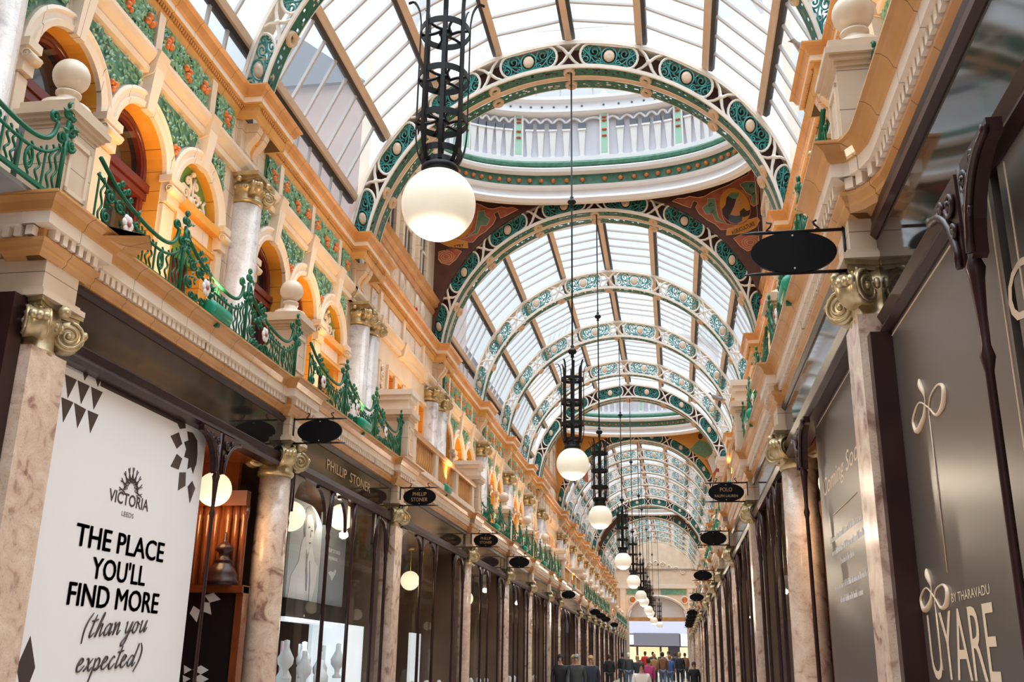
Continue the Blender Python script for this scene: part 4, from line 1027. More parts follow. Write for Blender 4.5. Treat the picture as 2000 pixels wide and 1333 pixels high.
SG = [(-1, 9.62, ''), (-1, 13.85, 'PHILLIP\nSTONER'), (-1, 19.1, 'PHILLIP\nSTONER'), (-1, 23.4, ''), (-1, 34.6, ''), (-1, 46.2, ''), (-1, 49.8, ''), (-1, 53.4, ''), (-1, 60.6, ''),
      (1, 5.42, ''), (1, 13.75, 'POLO\nRALPH LAUREN'), (1, 18.9, ''), (1, 26.9, ''), (1, 35.6, ''), (1, 46.2, ''), (1, 49.8, ''), (1, 53.4, ''), (1, 57.0, ''), (1, 60.6, '')]
cnt = {-1: 0, 1: 0}
for s, y, t in SG:
    what = 'blank black oval sign on iron bracket' if not t else 'black oval sign with small gold lettering'
    o = place('sign', sign, (0, y, 0), (s, 1, 1), '%s, %s on the %s side' % (what, ORD[cnt[s]], SN[s])); cnt[s] += 1
    if t:
        for j, line in enumerate(t.split('\n')):
            text(line, .075 if len(line) < 9 else .052, 'signletter', Matrix.Diagonal((s, 1, 1, 1)) @ face_cam(s * 2.14, -.014, 3.845 + (.012, -.066)[j]), o, sx=.85)

# ------------------------------------------------------------------ nearest bay: recessed cornice, hoardings, fascia
def cv(): return [(2.95, 5.585), (2.84, 5.50), (2.74, 5.37), (2.68, 5.23)]
o = lower_cornice([(4.6, 5.62), (3.1, 5.62)] + cv() + [(2.43, 5.22)]); o.scale = (-1, 1, 1)
tag(o, 'curved ochre cornice sweeping into the recess at the left edge', 'trim')
o = lower_cornice([(2.60, -1), (2.60, 4.82), (2.595, 4.94), (2.56, 5.07), (2.50, 5.17), (2.43, 5.22)])
tag(o, 'ochre cornice above the dark hoarding at the right edge', 'trim')
m = MB(); m.box(-4.6, -2.70, 5.62, 5.75, 3.98, 4.30); m.box(-4.6, -2.45, 4.6, 5.66, 4.33, 4.36)
tag(m.build('trim_4', 'lead'), 'grey lead gutter above the curved cornice at the left edge', 'trim', kind='structure')
root = empty('shopfront', (0, 0, 0), 'dark corner shopfront in the recess at the far left edge', 'shopfront', 'dark wood shopfronts further along the arcade')
m = MB(); m.box(-4.6, -2.72, 5.62, 5.68, 0, 3.4); m.build('glass_pane', 'darkglass', root)
m = MB(); m.box(-4.6, -2.72, 5.58, 5.66, 3.4, 3.98); m.build('fascia_board', 'redwood', root)
m = MB(); m.box(-4.6, -2.72, 5.52, 5.62, 3.36, 3.46); m.box(-2.86, -2.74, 5.54, 5.62, 0, 3.4); m.box(-4.6, -2.74, 5.54, 5.62, 2.98, 3.06); m.build('wood_moulding', 'wood', root)
m = MB()
for i in range(7): m.ball((-2.83 - .02 * (i % 3), 5.52, 2.55 + i * .11), .045, 8, 6)
m.build('carved_bracket', 'wood', root)
m = MB(); m.box(-2.9, -2.505, 5.16, 5.29, 0, 3.72); m.build('edge_frame', 'wood', root)

def board_common(root, s, y0, y1, zp, zf, zt, fm, X=2.53):
    """dark fascia board and wood mouldings over a hoarding"""
    m = MB(); m.box(X - .03, X + .08, y0, y1, zf, zt); m.flip(s); m.build('fascia_board', fm, root)
    m = MB(); m.sweep([(-.1, zp), (.03, zp), (.06, zp + .03), (.045, (zp + zf) / 2), (.07, zf - .02), (.05, zf), (0, zf)], [(X, y0), (X, y1)]); m.sweep([(0, zt), (.035, zt), (.06, zt + .03), (.045, 3.95), (.05, 3.99), (0, 3.99)], [(X, y0), (X, y1)]); m.flip(s); m.build('wood_moulding', 'wood', root)
def post(root, s, y, zt, X=2.47):
    m = MB(); m.lathe([(.028, 0), (.028, .5), (.017, .55), (.015, zt - .75), (.026, zt - .70), (.016, zt - .66), (.018, zt - .55), (.026, zt - .42), (.034, zt - .38), (.02, zt - .34), (.02, zt)], (X, y, 0), 20)
    m.flip(s); o = m.build('mullion_post', 'wood', root)
    for sg in (-1, 1):
        c = MB(); pts = [(y + sg * .04, zt - .36), (y + sg * .04, zt), (y + sg * .36, zt), (y + sg * .36, zt - .05)] + [(y + sg * (.36 - .29 * math.sin(a)), zt - .05 - .30 * (1 - math.cos(a))) for a in [PI / 2 * j / 8 for j in range(1, 9)]]
        c.poly(pts, 'yz', X - .02, X + .03)
        c.tube([(X - .03, a, b) for a, b in [(y + sg * .37, zt - .03)] + [(y + sg * (.36 - .29 * math.sin(a)), zt - .05 - .30 * (1 - math.cos(a))) for a in [PI / 2 * j / 8 for j in range(9)]]], .016, 6)
        for (a, b, r_) in ((.10, .09, .05), (.21, .06, .035), (.09, .2, .035)):
            c.tube([(X - .03, y + sg * u, zt - v) for u, v in spiral(a, b, r_, 1.5, 0, 1)], .010, 5)
            c.ball((X - .03, y + sg * a, zt - b), r_ * .35, 8, 5)
        c.flip(s); c.build('carved_bracket', 'wood', o)

# left hoarding
root = empty('poster_hoarding', (-2.58, 5.68, 0), 'white hoarding with brown lettering reading THE PLACE YOU\'LL FIND MORE', 'hoarding')
def rebase(root):
    off = root.location
    for c in root.children:
        c.location = (c.location[0] - off[0], c.location[1] - off[1], c.location[2] - off[2])
Fz = lambda p: (p[0] * .99, 1.6 + (p[1] - 1.6) * .99)
XP = -2.58
m = MB(); m.box(XP - .03, XP, 5.70, 8.02, .1, 3.47); m.build('white_board', 'poster', root)
def decal(nm, pts, mm='ink', X=XP, fz=Fz, th=.002, par=None):
    q = MB(); q.poly([fz(p) for p in pts], 'yz', X, X + th); return q.build(nm, mm, par or root)
TRI = [[(5.95, 3.42), (6.09, 3.42), (6.02, 3.27)], [(6.1, 3.42), (6.25, 3.42), (6.18, 3.27)], [(6.27, 3.42), (6.42, 3.42), (6.34, 3.27)], [(5.95, 3.26), (6.09, 3.26), (6.01, 3.1)], [(6.1, 3.26), (6.25, 3.25), (6.18, 3.1)], [(6.27, 3.25), (6.41, 3.25), (6.34, 3.1)],
       [(6.15, 3.49), (6.21, 3.49), (6.18, 3.44)], [(6.31, 3.49), (6.37, 3.49), (6.35, 3.44)]]
q = MB()
for t in TRI: q.poly([Fz(p) for p in t], 'yz', XP, XP + .002)
q.build('triangle_pattern', 'ink', root)
q = MB()
for t in ([(7.6, 3.39), (7.47, 3.33), (7.6, 3.25), (7.68, 3.31)], [(7.61, 3.21), (7.71, 3.19), (7.67, 3.09), (7.53, 3.09)], [(7.69, 3.07), (7.8, 3.09), (7.82, 2.98), (7.7, 2.92)], [(7.93, 3.04), (8.0, 2.99), (7.93, 2.85), (7.86, 2.98)],
          [(7.74, 3.43), (7.84, 3.44), (7.94, 3.39), (7.97, 3.28), (7.97, 3.19), (7.95, 3.16), (7.93, 3.1), (7.88, 3.15), (7.82, 3.12), (7.82, 3.21), (7.74, 3.21), (7.76, 3.28), (7.71, 3.33), (7.78, 3.36)],
          [(6.38, 3.488), (7.69, 3.488), (7.71, 3.45), (7.61, 3.42), (7.56, 3.455), (6.38, 3.455)]):
    q.poly([Fz(p) for p in t], 'yz', XP, XP + .002)
q.build('star_pattern', 'ink', root)
decal('diamond', [(6.02, 1.72), (6.12, 1.53), (6.04, 1.33), (5.93, 1.53)])
def ltxt(s, y0, y1, z, h, nm, bold=.0, shear=0.0, mm='ink', heavy=0.0):
    """one line of print on the left hoarding between y0 and y1, cap height h, base at z"""
    o = text(s, 1.0, mm, Matrix.Identity(4), None, nm, bold=bold, shear=shear, align='LEFT')
    if heavy:       # heavier strokes: the same glyphs laid over themselves, slightly shifted
        b = MB(); vs = [tuple(v.co) for v in o.data.vertices]; fs = [tuple(p.vertices) for p in o.data.polygons]
        for dx, dy in ((-heavy, -.012), (-heavy * .4, .012), (heavy * .4, -.012), (heavy, .012)): b.add([(x + dx, y + dy, z_) for x, y, z_ in vs], fs)
        bpy.data.objects.remove(o); o = b.build(nm, mm)
    xs = [v.co.x for v in o.data.vertices]; zs = [v.co.y for v in o.data.vertices]; w0, w1 = min(xs), max(xs); h0, h1 = min(zs), max(zs)
    o.data.transform(Matrix.Translation((XP + .002, y0, z)) @ Matrix(((0, 0, .002, 0), ((y1 - y0) / (w1 - w0), 0, 0, 0), (0, h / (h1 - h0), 0, 0), (0, 0, 0, 1))) @ Matrix.Translation((-w0, -h0, 0)))
    o.parent = root; return o
ltxt('VICTORIA', 6.62, 7.19, 2.67, .09, 'logo_name', .02)
ltxt('LEEDS', 6.82, 6.99, 2.59, .035, 'logo_place', .0)
ltxt('THE PLACE', 6.28, 7.52, 2.315, .155, 'slogan_line', .0, heavy=.032)
ltxt('YOU\'LL', 6.53, 7.28, 2.117, .155, 'slogan_line', .0, heavy=.032)
ltxt('FIND MORE', 6.29, 7.53, 1.925, .155, 'slogan_line', .0, heavy=.032)
lg = MB()
for i in range(9):
    a = PI * i / 8; c = (6.905, 2.775)
    b_ = PI * (i + .5) / 8
    for d in (-.16, .16):
        lg.tube([(XP + .003, c[0] + .085 * math.cos(a + d), c[1] + .09 * math.sin(a + d)), (XP + .003, c[0] + .165 * math.cos(a - d * .4), c[1] + .185 * math.sin(a - d * .4))], .0035, 4)
lg.tube([(XP + .003, 6.905 + .10 * math.cos(PI * i / 16), 2.775 + .105 * math.sin(PI * i / 16)) for i in range(17)], .003, 4)
for i in range(8):
    b_ = PI * (i + .5) / 8; lg.tube([(XP + .003, 6.905 + .055 * math.cos(b_), 2.78 + .06 * math.sin(b_)), (XP + .003, 6.905 + .085 * math.cos(b_ + .2), 2.78 + .10 * math.sin(b_ + .2)), (XP + .003, 6.905 + .085 * math.cos(b_ - .2), 2.78 + .10 * math.sin(b_ - .2)), (XP + .003, 6.905 + .055 * math.cos(b_), 2.78 + .06 * math.sin(b_))], .003, 4)
lg.build('logo_fan', 'ink', root)
# brush-script lines, each letter a pen stroke (x advance, height)
GL = {'(': (.45, [[(.4, 1.75), (.15, 1.2), (.05, .5), (.15, -.4)]]), ')': (.5, [[(.1, 1.75), (.35, 1.2), (.35, .4), (.1, -.4)]]),
      't': (.5, [[(.3, 1.6), (.2, .8), (.15, .15), (.25, 0), (.5, .3)], [(.0, 1.15), (.5, 1.25)]]), 'h': (.75, [[(.1, 0), (.2, .9), (.35, 1.7), (.4, 1.5), (.2, .5), (.15, .0), (.3, .7), (.5, .9), (.5, .3), (.55, .0), (.75, .3)]]),
      'a': (.75, [[(.55, .75), (.35, .9), (.1, .5), (.15, .05), (.4, .2), (.58, .85), (.55, .2), (.6, .0), (.75, .3)]]), 'n': (.75, [[(.05, .8), (.15, .9), (.15, .0), (.3, .7), (.48, .9), (.5, .3), (.55, .0), (.75, .3)]]),
      'y': (.75, [[(.05, .8), (.15, .9), (.15, .3), (.25, .05), (.45, .3), (.6, .9), (.5, .0), (.35, -.7), (.1, -.9), (.1, -.6), (.45, -.1), (.75, .3)]]), 'o': (.65, [[(.4, .85), (.15, .8), (.05, .3), (.2, .0), (.42, .25), (.42, .75), (.35, .8), (.65, .6)]]),
      'u': (.75, [[(.05, .8), (.15, .9), (.13, .2), (.25, .0), (.45, .3), (.58, .9), (.55, .2), (.62, .0), (.78, .35)]]), 'e': (.6, [[(.0, .35), (.3, .55), (.38, .8), (.2, .9), (.05, .45), (.12, .05), (.35, .05), (.6, .4)]]),
      'x': (.65, [[(.05, .8), (.2, .85), (.35, .2), (.5, .0), (.65, .25)], [(.55, .85), (.05, .0)]]), 'p': (.75, [[(.1, .85), (.15, .3), (.05, -.9)], [(.12, .4), (.3, .85), (.5, .7), (.48, .2), (.25, .05), (.45, .0), (.75, .35)]]),
      'c': (.55, [[(.42, .75), (.3, .9), (.08, .5), (.12, .05), (.3, .0), (.55, .35)]]), 'd': (.75, [[(.5, .75), (.3, .85), (.08, .45), (.15, .05), (.38, .2), (.6, 1.0), (.68, 1.7), (.55, .4), (.6, .0), (.78, .3)]]), ' ': (.35, [])}
def script_line(s, y0, z0, sx, sz, slope):
    b = MB(); x = 0
    for ch in s:
        adv, st = GL[ch]
        for pts in st:
            pl = spl([(XP + .004, y0 + (x + px + pz * .22) * sx, z0 + pz * sz + slope * (x + px)) for px, pz in pts], 4)
            k = len(pl); b.tube(pl, [.0035 + .0035 * abs(math.sin(PI * i / k)) for i in range(k)], 5)
        x += adv
    return b.build('script_line', 'ink', root)
script_line('(than you', 6.52, 1.72, .150, .095, .012); script_line('expected)', 6.50, 1.50, .152, .095, .008)
board_common(root, -1, 5.66, 9.52, 3.47, 3.60, 3.93, 'glossblack'); post(root, -1, 8.06, 3.48)
rebase(root)
# left lobby
def lobby(s):
    root = empty('entrance_lobby', (s * 2.6, 8.0, 0), 'polished mahogany entrance lobby with fluted panelling on the %s' % SN[s], 'lobby')
    m = MB(); m.box(2.9, 4.2, 9.46, 9.52, 0, 3.6); m.box(4.2, 4.3, 8.04, 9.52, 0, 3.6); m.box(2.66, 4.2, 8.04, 8.08, 0, 3.6); m.flip(s); m.build('panelling', 'warmwood', root)
    m = MB(); m.box(2.66, 4.3, 8.04, 9.52, 3.5, 3.6); m.flip(s); m.build('timber_ceiling', 'warmwood', root)
    m = MB()
    for x in (2.78, 2.86, 2.95, 3.08, 3.17, 3.26, 3.40, 3.55, 3.7): m.lathe([(.035, 0), (.035, 2.9), (.045, 2.95), (.05, 3.05)], (x, 9.43, 0), 8)
    m.box(2.75, 4.2, 9.36, 9.46, 3.05, 3.2); m.box(2.75, 4.2, 9.38, 9.46, 2.15, 2.25); m.flip(s); m.build('fluted_pilasters', 'warmwood', root)
    rebase(root)
lobby(-1); lobby(1)
root = empty('diamond_panel', (-2.95, 9.3, 0), 'black panel with white diamond pattern and turned wooden finial on top', 'panel')
m = MB(); m.box(-3.24, -2.68, 9.27, 9.33, 0, 2.22); m.build('black_panel', 'darkpanel', root)
m = MB(); m.box(-2.70, -2.63, 9.22, 9.35, 0, 2.26); m.box(-3.3, -3.22, 9.22, 9.35, 0, 2.26); m.box(-3.3, -2.63, 9.20, 9.36, 2.20, 2.27); m.build('wood_frame', 'warmwood', root)
m = MB(); m.lathe([(.17, 2.27), (.17, 2.31), (.15, 2.33), (.145, 2.38), (.12, 2.43), (.085, 2.47), (.075, 2.49), (.09, 2.50), (.065, 2.52), (.05, 2.545), (.05, 2.58), (.085, 2.60), (.085, 2.63), (.06, 2.66), (.03, 2.68), (.015, 2.70), (.02, 2.72), (.012, 2.74), (.018, 2.76), (.0, 2.78)], (-2.89, 9.28, 0), 24); m.build('turned_finial', 'wood', root)
q = MB()
for t in ([(-3.04, 2.18), (-2.95, 2.20), (-2.87, 2.14), (-2.98, 2.11)], [(-3.07, 2.12), (-2.98, 2.11), (-2.95, 2.0), (-3.07, 2.04)], [(-3.14, 2.08), (-3.07, 2.04), (-3.09, 1.93), (-3.17, 2.01)], [(-3.08, 1.5), (-3.0, 1.54), (-2.92, 1.5), (-2.99, 1.46)], [(-3.17, 1.54), (-3.09, 1.5), (-3.16, 1.46)], [(-3.07, 1.42), (-3.0, 1.46), (-2.91, 1.42), (-2.99, 1.38)], [(-3.17, 1.45), (-3.09, 1.42), (-3.16, 1.38)]):
    q.poly(t, 'xz', 9.266, 9.27)
q.build('diamond_pattern', 'poster', root); rebase(root)
place('sglobe', shop_globe, (-2.95, 9.05, 3.16), (1, 1, 1), 'glowing globe lamp hanging in the mahogany lobby beside the white hoarding')
place('sglobe', shop_globe, (2.86, 9.1, 3.16), (1, 1, 1), 'globe lamp in the right lobby behind the coming soon hoarding')
for s in (-1, 1):
    l = bpy.data.lights.new('lobby_lamp', 'POINT'); l.energy = 12; l.color = (1, .62, .28); l.shadow_soft_size = .17
    o = bpy.data.objects.new('lobby_lamp', l); C.objects.link(o); o.location = (s * 2.92, 9.05, 2.85)

# right hoardings
def rtxt(s, y0, y1, z, h, nm, root, X, mm='letter', bold=0.0, shear=0.0):
    o = text(s, 1.0, mm, Matrix.Identity(4), None, nm, bold=bold, shear=shear, align='LEFT')
    xs = [v.co.x for v in o.data.vertices]; zs = [v.co.y for v in o.data.vertices]; w0, w1 = min(xs), max(xs); h0, h1 = min(zs), max(zs)
    o.data.transform(Matrix.Translation((X - .002, y0, z)) @ Matrix(((0, 0, -.002, 0), ((y1 - y0) / (w1 - w0), 0, 0, 0), (0, h / (h1 - h0), 0, 0), (0, 0, 0, 1))) @ Matrix.Translation((-w0, -h0, 0)))
    o.parent = root; return o
XR = 2.58; FR = lambda p: (p[0] * .936, 1.6 + (p[1] - 1.6) * .936)
root = empty('dark_hoarding', (2.58, 3.4, 0), 'taupe hoarding with pale gold knot emblem and the name UYARE', 'hoarding')
m = MB(); m.box(XR, XR + .03, 3.46, 5.30, .1, 3.29); m.build('taupe_board', 'taupe', root)
o1 = [(5.02, 2.85), (5.06, 2.79), (5.23, 2.755), (5.29, 2.83), (5.14, 2.88), (4.97, 2.815), (4.84, 2.745), (4.69, 2.765), (4.66, 2.83), (4.76, 2.87), (4.92, 2.85), (4.97, 2.78)]
def knot(f, tail, nm):
    b = MB(); P_ = spl([(XR - .003, *f(p)) for p in o1], 6); k = len(P_)
    b.tube(P_, [.004 + .010 * (math.sin(2 * PI * i / k * 1.0 + .6) ** 2) ** 2 for i in range(k)], 6)
    b.tube(spl([(XR - .003, *f(p)) for p in ((5.085, 2.99), (5.06, 2.95), (5.02, 2.90), (5.015, 2.85))], 5), [.003 + .012 * math.sin(PI * min(1, i / 12)) for i in range(16)], 6)
    b.tube([(XR - .003, *f((4.97, 2.78))), tail], .003, 4); return b.build(nm, 'letter', root)
knot(FR, (XR - .003, *FR((4.97, 2.03))), 'knot_emblem')
f2 = lambda p: FR((5.54 - (5.29 - p[0]) * .85, 1.89 + (p[1] - 2.755) * .82))
knot(f2, (XR - .003, *FR((5.25, 1.60))), 'small_knot_emblem')
rtxt('BY THARAVADU', 4.96 * .936, 4.37 * .936, FR((0, 1.895))[1], .037, 'byline', root, XR)
rtxt('UYARE', 5.47 * .936, 4.36 * .936, FR((0, 1.555))[1], .29, 'name_lettering', root, XR)
m = MB(); m.box(XR - .004, XR, 5.245, 5.25, .1, 3.27); m.box(XR - .004, XR, 3.50, 3.505, .1, 3.27); m.box(XR - .004, XR, 3.5, 5.25, 3.262, 3.267); m.build('gold_line', 'letter', root)
m = MB(); m.box(2.47, XR + .02, 5.21, 5.30, .1, 3.29); m.build('edge_frame', 'wood', root)
board_common(root, 1, 3.40, 5.30, 3.29, 3.42, 3.85, 'glossblack', 2.60); post(root, 1, 3.40, 3.30)
rebase(root)
root = empty('dark_hoarding', (2.58, 1.5, 0), 'nearest taupe hoarding at the right edge showing the start of script lettering', 'hoarding')
m = MB(); m.box(XR, XR + .03, -.5, 3.38, .1, 3.29); m.build('taupe_board', 'taupe', root)
rtxt('Coming', 3.69 * .936, 2.45 * .936, FR((0, 2.77))[1] - .05, .26, 'lettering', root, XR)
m = MB(); m.box(XR - .004, XR, 3.30, 3.305, .1, 3.27); m.build('gold_line', 'letter', root)
board_common(root, 1, -1.0, 3.40, 3.29, 3.42, 3.85, 'glossblack', 2.60); rebase(root)
FC = lambda p: (p[0] * .893, 1.6 + (p[1] - 1.6) * .893)
root = empty('dark_hoarding', (2.58, 6.7, 0), 'taupe Coming Soon hoarding between the two right-hand columns', 'hoarding')
m = MB(); m.box(XR, XR + .03, 5.7, 8.22, .1, 3.47); m.build('taupe_board', 'taupe', root)
rtxt('Coming Soon', FC((8.99, 0))[0], FC((7.05, 0))[0], FC((0, 2.97))[1], .17, 'script_lettering', root, XR, shear=.25)
m = MB(); m.tube([(XR - .003, *FC((8.55, 2.80))), (XR - .003, *FC((7.4, 2.80)))], .003, 4); m.build('flourish', 'letter', root)
m = MB(); r_ = random.Random(5)
for a, b, z in ((8.89, 7.3, 2.60), (8.77, 7.25, 2.49), (8.37, 7.7, 2.39), (8.75, 7.3, 2.21), (8.54, 7.5, 2.10)):
    y = a
    while y > b:
        h = r_.choice((.028, .028, .045)); m.box(XR - .002, XR, y * .893 - .012, y * .893, FC((0, z))[1], FC((0, z))[1] + h); y -= r_.choice((.022, .026, .045))
m.build('small_print', 'letterwhite', root)['kind'] = 'stuff'
board_common(root, 1, 5.66, 9.52, 3.47, 3.60, 3.93, 'glossblack'); post(root, 1, 8.25, 3.48)
m = MB(); m.box(XR - .004, XR, 5.7, 8.15, 3.44, 3.446); m.build('gold_line', 'letter', root); rebase(root)

# left jeweller's window
k = 2; ln = B[3] - B[2]; sy = ln / L0
o = shopfront(mull=(.2, 1.5, 2.4, 3.4, 3.93), panes=((.22, 1.48), (1.52, 2.38), (2.42, 3.38), (3.42, 3.91)))()
o.location = (0, B[2], 0); o.scale = (-1, sy, 1); o['label'] = 'jeweller\'s dark wood shopfront with gold fascia lettering beyond the second left column'
t = text('PHILLIP  STONER', .17, 'signletter', Matrix.Diagonal((-1, 1 / sy, 1, 1)) @ face_right(-2.495, 11.75 - B[2], 3.70), o, 'fascia_lettering', sx=1.35)
for gy, gz, tx in ((10.48, 3.10, 'warm globe lamp behind the second left column in the jeweller\'s window'), (12.20, 3.33, 'warm globe lamp above the grey poster in the jeweller\'s window')):
    place('sglobe', shop_globe, (-2.72, gy, gz), (1, 1, 1), tx)
shop_light(-2.7, 11.9, 3.3, 5, (1, .9, .75)); shop_light(-2.75, 11.4, 1.95, 4, (.9, .97, 1))
root = empty('photo_poster', (-2.9, 11.0, 2.2), 'pale black and white portrait poster of a woman touching her cheek, in jeweller\'s window', 'poster')
def pq(u, v): return (10.98 + 1.05 * u, 2.27 + 1.12 * v)
top_ = [(u, 1 - (0 if u < .55 else .9 * (u - .55) ** 2)) for u in (0, .3, .55, .65, .75, .85, .93, 1)]
def pd(nm, pts, mm, d): q = MB(); q.poly([pq(*p) for p in pts], 'yz', -2.9 + d - .002, -2.9 + d); return q.build(nm, mm, root)
q = MB(); q.poly([pq(*p) for p in [(0, 0)] + top_ + [(1, 0)]], 'yz', -2.93, -2.9); q.build('print', 'printgrey', root)
pd('hair', [(.42, .95), (.55, .99), (.72, .93), (.80, .80), (.72, .70), (.62, .80), (.5, .78), (.44, .62), (.38, .72)], 'printdark', .004)
pd('face', [(.46, .88), (.58, .90), (.68, .84), (.72, .74), (.70, .64), (.62, .52), (.54, .47), (.48, .56), (.44, .70)], 'printlight', .006)
pd('neck', [(.36, .60), (.46, .66), (.50, .54), (.56, .47), (.52, .30), (.62, .1), (.66, 0), (.06, 0), (.10, .22), (.30, .38)], 'printlight', .005)
pd('hand', [(.60, .55), (.66, .60), (.70, .54), (.80, .42), (.92, .38), (.88, .2), (.78, 0), (.62, 0), (.60, .25), (.56, .40)], 'printlight', .008)
for pts in ([(.52, .76), (.57, .77), (.57, .755), (.52, .745)], [(.62, .74), (.67, .74), (.67, .725), (.62, .725)], [(.57, .60), (.64, .61), (.60, .585)], [(.60, .74), (.62, .66), (.60, .655)]): pd('feature', pts, 'printdark', .009)
pd('shadow', [(.50, .52), (.56, .46), (.57, .30), (.60, .1), (.57, .1), (.53, .32)], 'printmid', .009)
pd('shadow', [(.62, .40), (.64, .42), (.70, .2), (.70, 0), (.67, 0), (.66, .2)], 'printmid', .0095)
for c in root.children: c.location = (2.9, -11.0, -2.2)
root = empty('photo_poster', (-2.92, 12.1, 2.2), 'plain grey poster with a small white logo beside the portrait, in jeweller\'s window', 'poster')
m = MB(); m.box(-2.95, -2.92, 12.1, 13.05, 2.27, 3.38); m.build('print', 'printmid', root)
o = text('PHILLIP STONER', .07, 'printlight', face_right(-2.918, 12.55, 2.92), root, sx=1.1); text('THE JEWELLER', .055, 'printlight', face_right(-2.918, 12.55, 2.83), root, sx=1.0)
m = MB(); m.poly([(12.4, 2.66), (12.5, 2.69), (12.6, 2.68), (12.68, 2.73), (12.72, 2.70), (12.68, 2.66), (12.62, 2.62), (12.56, 2.57), (12.5, 2.62)], 'yz', -2.918, -2.916); m.build('white_logo', 'printlight', root)
for c in root.children: c.location = (2.92, -12.1, -2.2)
root = empty('display_shelf', (-2.95, 10.9, 2.2), 'black plinth shelf with lit underside below the posters', 'shelf')
m = MB(); m.box(-.12, .10, 0, 2.2, -.14, .06); m.build('plinth', 'darkpanel', root); m = MB(); m.box(-.12, .10, 0, 2.2, -.175, -.14); m.build('light_strip', 'displaylit', root)
def bust():
    root = empty('necklace_bust', cat='display bust', group='white necklace busts in the jeweller\'s window')
    m = MB(); m.lathe([(.055, 0), (.06, .02), (.03, .05), (.035, .10), (.085, .16), (.09, .22), (.05, .29), (.032, .33), (.032, .40), (.0, .41)], (0, 0, 0), 14, sy=.8); m.build('bust', 'display', root)
    m = MB(); m.tube([(.06 * math.cos(a) + .02, .05 * math.sin(a), .25 - .05 * math.cos(a)) for a in [2 * PI * i / 14 for i in range(14)]], .004, 4, closed=True); m.build('necklace', 'bar', root)
    return root
r_ = random.Random(4)
for i in range(11):
    y = 10.1 + i * .29
    place('bust', bust, (-2.72 - .12 * (i % 2), y, 1.20 + .10 * (i % 3)), (1, 1, 1), 'white necklace bust, %s along the jeweller\'s window' % ORD[i])
m = MB(); m.box(-3.05, -2.62, 9.95, 13.5, .55, 1.2); tag(m.build('display_plinth', 'display'), 'white window display plinth below the necklace busts', 'plinth')
for i, (y, z, mm) in enumerate(((10.45, 1.62, 'display'), (11.05, 1.62, 'pinkcard'), (11.6, 1.6, 'display'), (12.4, 1.6, 'display'))):
    root = empty('price_card_stand', (-2.9, y, z - .42), '%s card on a stand among the necklace busts, %s along' % ('pink' if mm == 'pinkcard' else 'white', ORD[i]), 'card stand', 'card stands in the jeweller\'s window')
    m = MB(); m.box(-.01, .01, -.06, .06, .18, .60); m.build('card', mm, root); m = MB(); m.box(-.04, .04, -.05, .05, 0, .02); m.box(-.008, .008, -.01, .01, .02, .2); m.build('stand', 'bar', root)
m = MB(); m.box(-2.95, -2.62, 12.45, 13.1, 1.2, 2.03); tag(m.build('white_cabinet', 'displaylit'), 'tall lit white display cabinet at the far end of the jeweller\'s window', 'cabinet')

# ------------------------------------------------------------------ far end of the arcade
fz = floor_z(END)
m = MB()
A = [(2.25 * math.cos(PI * i / 24), 5.2 + 1.55 * math.sin(PI * i / 24)) for i in range(25)]
m.poly([(-5, fz - .2), (-5, 12), (5, 12), (5, fz - .2), (2.25, fz - .2)] + A + [(-2.25, fz - .2)], 'xz', END, END + .5)
W = m.build('wall_far', 'plain'); tag(W, 'cream end wall with round arch over the bright street doorway', 'wall', kind='structure')
m = MB()
m.box(-3.3, 3.3, END - .12, END, 7.45, 7.7); m.box(-3.3, 3.3, END - .08, END, 8.9, 9.0)
for x in (-2.7, 2.6): m.box(x - .2, x + .2, END - .1, END, 5.0, 7.45)
m.tube([(2.36 * math.cos(PI * i / 24), END - .03, 5.2 + 1.66 * math.sin(PI * i / 24)) for i in range(25)], .10, 6)
m.build('arch_moulding', 'pale', W)
m = MB()
for a, b in ((-2.4, -.7), (.3, 2.3)): m.box(a, b, END - .04, END, 7.0, 7.4)
m.build('green_panel', 'leaf', W)
m = MB()
for x in (-1.95, 2.15): m.tube([(x + .26 * math.cos(a), END - .03, 6.55 + .28 * math.sin(a)) for a in [2 * PI * i / 16 for i in range(16)]], .06, 6, closed=True)
m.build('roundel', 'pale', W)
m = MB()
for x in (-1.95, 2.15): m.ball((x, END - .0, 6.55), .2, 12, 8, (1, .3, 1))
m.build('roundel_relief', 'fruit', W)
m = MB()
for i in range(9):
    x = -2.1 + i * .52; m.tube([(x + a, END - .03, z) for a, z in spiral(0, 9.5 - .18 * abs(i - 4), .2, 1.5, 0, 1 if i % 2 else -1)], .05, 5)
m.build('carved_lunette', 'pale', W)
m = MB(); m.poly([(2.2 * math.cos(PI * i / 24), 5.2 + 1.5 * math.sin(PI * i / 24)) for i in range(25)], 'xz', END + .30, END + .34); m.build('lunette_panel', 'drum', W)
m = MB(); m.box(-2.3, 2.3, END + .1, END + .4, 4.95, 5.25); m.build('transom', 'ochre', W)
root = empty('street_shop', (0, 100, 1.2), 'lit shop front across the street seen through the far doorway', 'shop building')
m = MB(); m.box(-6, 6, 0, 1, 0, 9); m.build('facade', 'darkblue', root)
m = MB(); m.box(-4, 4, -.6, 0, 3.3, 5.4); m.build('lit_canopy', 'skyglow', root)
m = MB(); m.box(-2.6, 1.7, -.65, -.1, 2.2, 3.35); m.build('dark_fascia', 'slate', root)
for a, b, z0, z1, mm in ((-3.2, -2.5, 2.3, 3.2, 'whitelit'), (1.8, 3.2, 2.2, 3.3, 'whitelit'), (-3.2, -2.4, .6, 2.1, 'warmlit'), (-2.2, -.2, .9, 2.1, 'warmlit'), (.0, .6, .6, 2.1, 'warmlit'), (1.7, 3.2, 1.0, 2.1, 'warmlit')):
    m = MB(); m.box(a, b, -.12, 0, z0, z1); m.build('lit_window', mm, root)
